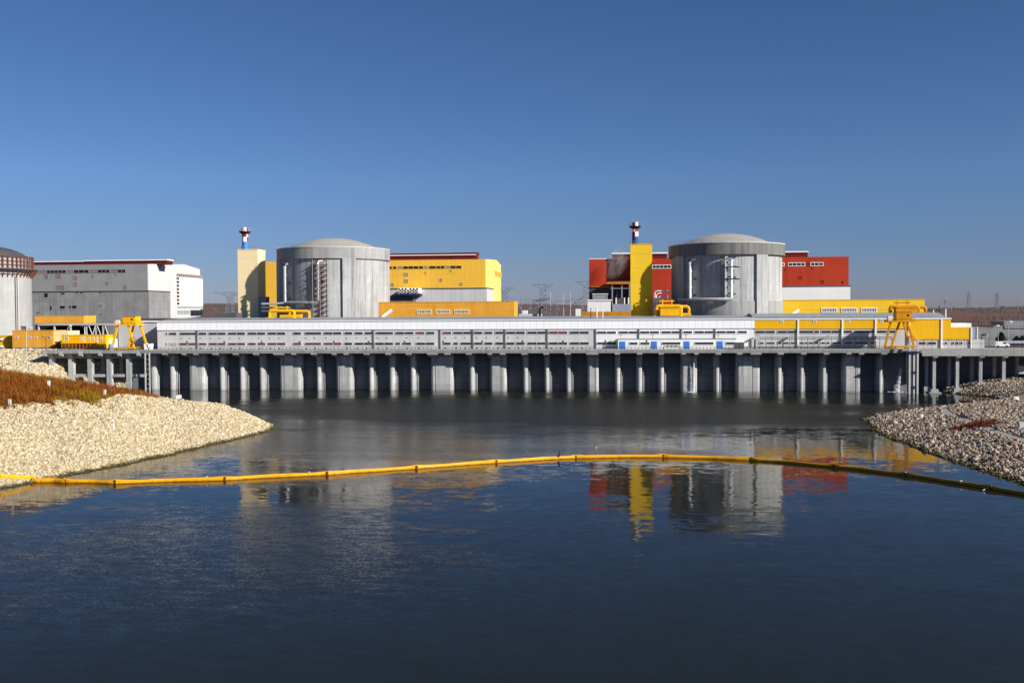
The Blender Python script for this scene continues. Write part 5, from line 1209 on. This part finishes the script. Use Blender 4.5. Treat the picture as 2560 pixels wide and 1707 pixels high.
tag(MB().box(PX(544, 36), PX(596, 36), 34, 40, ZD, PZ(570, 782.5, 36), 'tin').build('low_shed', None, (PX(570, 36), 34, ZD)), 'low dark grey shed left of the beige tower foot', 'shed')

# ------------------------------------------------------------------ substation and pylons
def lattice(b, x, y, z0, z1, w0, w1, n, r):
    for i in range(n):
        za, zb = z0+(z1-z0)*i/n, z0+(z1-z0)*(i+1)/n; wa, wb = w0+(w1-w0)*i/n, w0+(w1-w0)*(i+1)/n
        ca = [(x-wa, y-wa, za), (x+wa, y-wa, za), (x+wa, y+wa, za), (x-wa, y+wa, za)]; cb = [(x-wb, y-wb, zb), (x+wb, y-wb, zb), (x+wb, y+wb, zb), (x-wb, y+wb, zb)]
        for k in range(4):
            b.bar(ca[k], cb[k], r*1.3, 'lattice'); b.bar(ca[k], cb[(k+1) % 4], r, 'lattice'); b.bar(cb[k], ca[(k+1) % 4], r, 'lattice'); b.bar(cb[k], cb[(k+1) % 4], r, 'lattice')
def arm(b, x, y, z, half, dz, w, r, dirs=(-1, 1)):
    for s_ in dirs:
        tip = (x+s_*half, y, z+dz)
        for yy in (-w, w): b.bar((x+s_*w, y+yy, z), tip, r, 'lattice'); b.bar((x+s_*w, y+yy, z-2.4), tip, r, 'lattice')
        for f_ in (.35, .65): b.bar((x+s_*half*f_, y, z+dz*f_), (x+s_*half*f_, y, z-2.4*(1-f_)+dz*f_), r, 'lattice')
def bigpylon(px, pyt, Y0, lab, s=1., half=20):
    p = V(px, 780, Y0); zg = float(gz(np.array([p.x]), np.array([float(Y0)]))[0]); zt = PZ(px, pyt, Y0); h = zt-zg
    t = thing('pylon', lab, 'pylon', (p.x, Y0, zg), 'lattice pylons at the substation')
    b = MB(); lattice(b, p.x, Y0, zg-.5, zt-4*s, 3.2*s, 2.0*s, 9, .10*s); lattice(b, p.x, Y0, zt-4*s, zt, 2.0*s, 2.7*s, 1, .10*s); b.build('mast', t)
    b = MB(); arm(b, p.x, Y0, zt, half*s, 0, 2.0*s, .13*s); b.build('top_arm', t)
    b = MB()
    for s_ in (-1, 1):
        e1 = (p.x+s_*half*1.05*s, Y0, zt-h*.42); e2 = (p.x+s_*half*1.5*s, Y0, zt-h*.56)
        for yy in (-3, 3): b.bar((p.x+s_*2*s, Y0+yy*s*.6, zt-h*.32), e1, .12*s, 'lattice'); b.bar((p.x+s_*2*s, Y0+yy*s*.6, zt-h*.43), e1, .12*s, 'lattice')
        b.bar(e1, e2, .2*s, 'lattice'); b.bar(e1, (e1[0]-s_*2.5*s, Y0, zt-h*.52), .16*s, 'lattice')
    b.build('lower_arm', t); return t
bigpylon(1358, 711, 330, 'large lattice pylon with wide flat top arms between the yellow and red halls', 1., 7.4)
bigpylon(1466, 704, 320, 'lattice pylon partly hidden by the left edge of the red wing', 1., 7.4)
bigpylon(1263, 718.5, 420, 'lattice pylon peeking out right of the yellow hall gable', 1., 8.5)
bigpylon(575, 731, 380, 'lattice pylon partly hidden behind the beige tower', 1., 12)
def pole(px, pyt, Y0, lab, k='lattice', r=.3, arms=0):
    p = V(px, 780, Y0); zg = float(gz(np.array([p.x]), np.array([float(Y0)]))[0]); zt = PZ(px, pyt, Y0)
    o = MB(); o.tube([(p.x, Y0, zg-.5), (p.x, Y0, zt)], [r, r*.6], k, 6)
    for i in range(arms): o.bar((p.x-2.4+i*.6, Y0, zt-2.2-2.5*i), (p.x+2.4-i*.6, Y0, zt-2.2-2.5*i), r*.5, k)
    return tag(o.build('substation_mast', None, (p.x, Y0, zg)), lab, 'mast', 'slim masts around the substation')
for px, pyt, k, lab in ((1303, 734, 'lattice', 'slim grey mast nearest the orange annex end'), (1327, 749, 'conc_pale', 'pale concrete mast left of the big pylon'), (1376, 730, 'conc_pale', 'pale mast just right of the big pylon'), (1392, 745, 'lattice', 'dark stepped mast in the middle of the substation'), (1409, 733, 'conc_pale', 'pale mast right of the dark stepped mast'), (1426, 729, 'conc_pale', 'tall white mast near the red wing'), (1453, 745, 'lattice', 'grey mast beside the red wing edge'), (1354, 742, 'lattice', 'dark mast before the big pylon'), (1325, 748, 'lattice', 'grey mast beside the pale concrete mast')):
    pole(px, pyt, 300+(px % 7)*9, lab, k, .27, 3 if px == 1392 else 0)
# portal beams between the masts
b = MB(); Yp = 310
for (a, pa, c, pc) in ((1303, 747, 1376, 744), (1376, 744, 1330, 752), (1409, 750, 1456, 748), (1426, 744, 1470, 738), (1268, 742, 1303, 750), (1303, 756, 1360, 748), (1376, 750, 1426, 752)):
    q1, q2 = V(a, pa, Yp), V(c, pc, Yp+6); b.bar(q1, q2, .16, 'lattice'); b.bar((q1.x, q1.y, q1.z-1), (q2.x, q2.y, q2.z-1), .12, 'lattice')
    for i in range(8): f_ = i/8; m1 = q1.lerp(q2, f_); m2 = q1.lerp(q2, f_+.0625); b.bar(m1, (m2.x, m2.y, m2.z-1), .1, 'lattice')
tag(b.build('switchyard_beams', None, V(1360, 780, Yp)), 'lattice busbar beams strung between the substation masts', 'beams')
for px, lab in ((1312, 'small white hut left of the substation masts'), (1445, 'small white hut in the substation near the red wing')):
    tag(MB().box(PX(px-6, 290), PX(px+6, 290), 290, 294, ZD, PZ(px, 776 if px < 1400 else 772, 290), 'white').build('hut', None, (PX(px, 290), 290, ZD)), lab, 'hut')
def farpylon(px, pyt, Y0, lab, s):
    p = V(px, 760, Y0); zg = float(gz(np.array([p.x]), np.array([float(Y0)]))[0]); zt = PZ(px, pyt, Y0); h = zt-zg
    t = thing('power_pylon', lab, 'pylon', (p.x, Y0, zg), 'pylons on the skyline right')
    b = MB(); lattice(b, p.x, Y0, zg-1, zg+h*.75, 2.4*s, .7*s, 5, .1*s); lattice(b, p.x, Y0, zg+h*.75, zt, .7*s, .2*s, 2, .12*s); b.build('mast', t)
    b = MB()
    for f_, hw in ((.66, 3.4), (.80, 4.6), (.92, 3.0)): arm(b, p.x, Y0, zg+h*f_, hw*s, .3, .6*s, .11*s)
    b.build('cross_arm', t)
farpylon(2421.5, 727, 1000, 'left skyline pylon above the right hills, nearest the yellow annex', 1.)
farpylon(2492.5, 731, 1000, 'right skyline pylon above the grey office roof', 1.)
farpylon(2362.5, 747, 1350, 'smallest skyline pylon above the yellow pump house end', .8)
for px, pyt, lab in ((2378, 755, 'thin mast beside the smallest skyline pylon'), (2545, 751, 'thin mast on the hill at the far right')): 
    p = V(px, 760, 900); zg = float(gz(np.array([p.x]), np.array([900.]))[0]); o = MB(); o.tube([(p.x, 900, zg-1), (p.x, 900, PZ(px, pyt, 900))], .4, 'lattice', 6); tag(o.build('mast', None, (p.x, 900, zg)), lab, 'mast')
for (a, pa, c, pc, lab) in ((2121, 737, 2421, 750, 'sagging power line left of the skyline pylons'), (2421, 749.5, 2492, 748, 'power line strung between the two skyline pylons'), (2492, 748, 2700, 747, 'power line running right off the right skyline pylon')):
    q1, q2 = V(a, pa, 1000), V(c, pc, 1000); b = MB()
    for dz in (0, -3.0): b.tube([(q1.x+(q2.x-q1.x)*i/12, 1000, q1.z+(q2.z-q1.z)*i/12-4*(1-(i/6-1)**2)*abs(q2.x-q1.x)/120+dz) for i in range(13)], .12, 'lattice', 4)
    tag(b.build('power_line', None, q1), lab, 'wire')

# scrub on the hills
r = np.random.default_rng(12); n = 60000
x = r.uniform(-900, 900, n); y = r.uniform(240, 1500, n); d = vnoise(x, y, .012, 6)*.6+vnoise(x, y, .045, 7)*.4
k = inview(x, y, 0*y, .02) & (d > .52); x, y = x[k][:9000], y[k][:9000]
tufts('scrub', np.stack([x, y, gz(x, y)-.2], -1), 2.0, 1.3, 8, 'scrub', 'bare grey brown scrub spread over the far hillside', .6, 'scrub')

# ------------------------------------------------------------------ floating boom
bp = [(-160, 1090), (0, 1096), (72, 1101), (150, 1104.5), (265, 1107), (517, 1099), (752, 1087), (957, 1073), (1140, 1059.5), (1322, 1048.5), (1523, 1046.5), (1727, 1053.5), (1916, 1070), (2080, 1089.5), (2277, 1121), (2450, 1152)]
def onbank(px, py, hf):
    for k in range(0, 3400):
        z = 16-k*.005; p = W(px, py, z); h = float(hf(np.array([p.x]), np.array([p.y]))[0])
        if h >= z: return Vector((p.x, p.y, h))
    return W(px, py, 0)
bw = [(onbank(a*1.0884, (c+4.0)*1.0884, hL) if a < 130 else W(a*1.0884, (c+4.0)*1.0884, .0)) for a, c in bp]
for p in bw: p.z = 0
bo = thing('floating_boom', 'yellow segmented floating boom curving across the canal in the foreground', 'boom', (bw[8].x, bw[8].y, 0))
rng = random.Random(3)
for i in range(len(bw)-1):
    a, c = bw[i], bw[i+1]; n = 16; pts = []; rs = []
    thick = .385 if i > 2 else .50
    for q_ in range(n+1):
        f_ = q_/n; p = a.lerp(c, f_); L = (c-a).length
        dx, dy = -(c.y-a.y)/L, (c.x-a.x)/L; wob = math.sin(f_*math.pi)*.35+math.sin(f_*9+i)*.10+(rng.random()-.5)*.06
        e = min(1, min(f_, 1-f_)*8)
        zz = .16+math.sin(f_*7+i*2.1)*.03
        if i < 3:
            h0 = float(hL(np.array([p.x]), np.array([p.y]))[0]); zz = max(zz, h0+.30)
        pts.append((p.x+dx*wob, p.y+dy*wob, zz)); rs.append(thick*(1.12-.12*e)*(1+rng.uniform(-.03, .03)))
    b = MB(); vs = []; fs = []; pf = [(-.2, -.55), (-.27, 0), (-.25, .32), (-.14, .56), (0, .64), (.14, .56), (.25, .32), (.27, 0), (.2, -.55)]; m_ = len(pf)
    for q_, (pp, rr) in enumerate(zip(pts, rs)):
        a_ = pts[max(0, q_-1)]; c_ = pts[min(n, q_+1)]; tx, ty = c_[0]-a_[0], c_[1]-a_[1]; tl = math.hypot(tx, ty); nx_, ny_ = -ty/tl, tx/tl
        e = 1-min(1, min(q_, n-q_)/n*9); k_ = rr/.6; tw = rng.uniform(-.02, .02)
        vs += [(pp[0]+nx_*(u_*k_*(1-.45*e)+tw), pp[1]+ny_*(u_*k_*(1-.45*e)+tw), pp[2]+v_*k_*(1+.22*e)) for u_, v_ in pf]
    for q_ in range(n):
        for w_ in range(m_-1): fs.append((q_*m_+w_, (q_+1)*m_+w_, (q_+1)*m_+w_+1, q_*m_+w_+1))
    fs += [tuple(range(m_)), tuple(range(n*m_, (n+1)*m_))[::-1]]
    b.add(vs, fs, 'boom'); b.build('float', bo, smooth=False)
    p = Vector(c); dr = (c-a).normalized(); nr = Vector((-dr.y, dr.x, 0)); b = MB(); b.add([p+dr*u_+nr*(w_*.2)+Vector((0, 0, z_)) for u_ in (-.16, .16) for w_, z_ in ((-1, -.5), (1, -.5), (1, .64), (-1, .64))], [(0, 1, 2, 3), (7, 6, 5, 4), (0, 4, 5, 1), (1, 5, 6, 2), (2, 6, 7, 3), (3, 7, 4, 0)], 'boomband'); b.build('joint', bo)
# gulls and cormorant
def boomz(px):
    best = min(range(len(bw)-1), key=lambda i: abs((bp[i][0]+bp[i+1][0])/2*1.0884-px)); a, c = bw[best], bw[best+1]
    f_ = max(0, min(1, (px/1.0884-bp[best][0])/(bp[best+1][0]-bp[best][0]))); return a.lerp(c, f_)
def bird(px, lab, k, s, onwater=None):
    p = boomz(px) if onwater is None else W(px, onwater); z = .48 if onwater is None else .02
    t = thing('gull' if k == 'bird' else 'cormorant', lab, 'bird', (p.x, p.y, z)); b = MB()
    if k == 'bird': b.tube([(p.x-.34*s, p.y, z+.2*s), (p.x-.12*s, p.y, z+.2*s), (p.x+.1*s, p.y, z+.26*s), (p.x+.2*s, p.y, z+.42*s), (p.x+.26*s, p.y, z+.47*s), (p.x+.40*s, p.y, z+.44*s)], [.02*s, .12*s, .14*s, .07*s, .08*s, .015*s], k, 8)
    else: b.tube([(p.x-.1, p.y, z), (p.x-.05, p.y, z+.2), (p.x, p.y, z+.5), (p.x+.03, p.y, z+.8), (p.x+.12, p.y, z+.95), (p.x+.32, p.y, z+.97)], [.05, .16, .17, .07, .06, .02], k, 8)
    b.build('body', t); b = MB()
    for dx in (-.04, .05): b.tube([(p.x+dx*s, p.y, z-.12), (p.x+dx*s, p.y, z+.16*s)], .02, 'cranerust', 5)
    b.build('leg', t)
bird(515, 'white gull perched on the left part of the yellow boom', 'bird', .62)
bird(771, 'white gull standing on the boom left of the picture middle', 'bird', .62)
bird(1397, 'dark cormorant standing upright on the boom', 'black', 1)
bird(2264, 'white gull on the dark right part of the boom', 'bird', .62)
bird(2406, 'white gull on the boom nearest the right bank', 'bird', .62)
bird(1490, 'white gull floating beyond the boom', 'bird', .62, 1121)
bird(2459, 'white gull floating in front of the boom at right', 'bird', .62, 1227)

# bank markers and sign
def marker(px, py, w, h, lab):
    p = onbank(px, py, hL); b = MB(); b.box(p.x-w, p.x+w, p.y-w*.7, p.y+w*.7, p.z-.4, p.z+h, 'white'); b.box(p.x-w*1.1, p.x+w*1.1, p.y-w*.8, p.y+w*.8, p.z+h+.002, p.z+h+.08, 'conc_pale')
    tag(b.build('marker_post', None, p), lab, 'post')
marker(262, 987, .22, 1.1, 'short white marker post standing in the dry grass nearest the water')
marker(24.5, 1014, .22, 1.2, 'short white marker post in the grass at the left photo edge')
marker(284, 1072, .14, 1.1, 'thin pale stake among the cream stones')
marker(122, 968, .25, 1.4, 'white concrete box post at the grass edge before the first jetty column')
p = onbank(451, 1014, hL); t = thing('sign', 'small blank white sign plate on a thin pole at the left bank', 'sign', p)
b = MB(); b.tube([(p.x, p.y, p.z-.3), (p.x-.35, p.y, p.z+2.4)], .05, 'steel', 6); b.build('pole', t)
b = MB(); b.prismy([(p.x-.95, p.z+1.55), (p.x+.35, p.z+1.65), (p.x+.3, p.z+2.5), (p.x-1.0, p.z+2.4)], p.y-.1, p.y-.06, 'white'); b.build('plate', t)
p = onbank(2557, 1070, hR); tag(MB().box(p.x-.8, p.x+1.4, p.y-.5, p.y+.5, p.z-.5, p.z+1.2, 'conc_pale').build('concrete_block', None, p), 'pale concrete block by the gravel path at the right photo edge', 'block')
p = V(2553, 926, 2); tag(MB().box(PX(2549, 0), PX(2562, 0), 0, 1.5, p.z-1.0, p.z+1.6, 'conc_pale').build('concrete_block', None, (p.x, 0, p.z-1)), 'rounded pale concrete block under the bridge at far right', 'block')

# steam plume before the red wing
def steam():
    m = bpy.data.materials.new('steam'); m.use_nodes = True; t = m.node_tree; t.nodes.clear()
    o = t.nodes.new('ShaderNodeOutputMaterial'); v = t.nodes.new('ShaderNodeVolumePrincipled'); t.links.new(v.outputs[0], o.inputs['Volume'])
    v.inputs['Color'].default_value = (.95, .95, .95, 1)
    tc = t.nodes.new('ShaderNodeTexCoord'); g = t.nodes.new('ShaderNodeTexGradient'); g.gradient_type = 'SPHERICAL'
    t.links.new(vmul(t, tc.outputs['Object'], (1., 1., 1.)), g.inputs[0])
    n = noise(t, vmul(t, tc.outputs['Object'], (2.0, 2.0, 1.2)), 1.6, 6, .7)
    d = mth(t, 'MULTIPLY', mth(t, 'MULTIPLY', ramp(t, n, .44, .62), ramp(t, g.outputs[0], .03, .4)), .2)
    t.links.new(d, v.inputs['Density']); MT['steam'] = m
    p = V(1541, 658, fy-1); b = MB(); b.ball((0, 0, 0), 1, 1, 1, 'steam', 16, 10)
    ob = b.build('steam', None); ob.location = p; ob.scale = (4.6, 2.6, 7.5); ob.rotation_euler = (0, R(24), 0); ob['kind'] = 'stuff'; ob['label'] = 'thin white steam drifting up before the red block'; ob['category'] = 'steam'
steam()
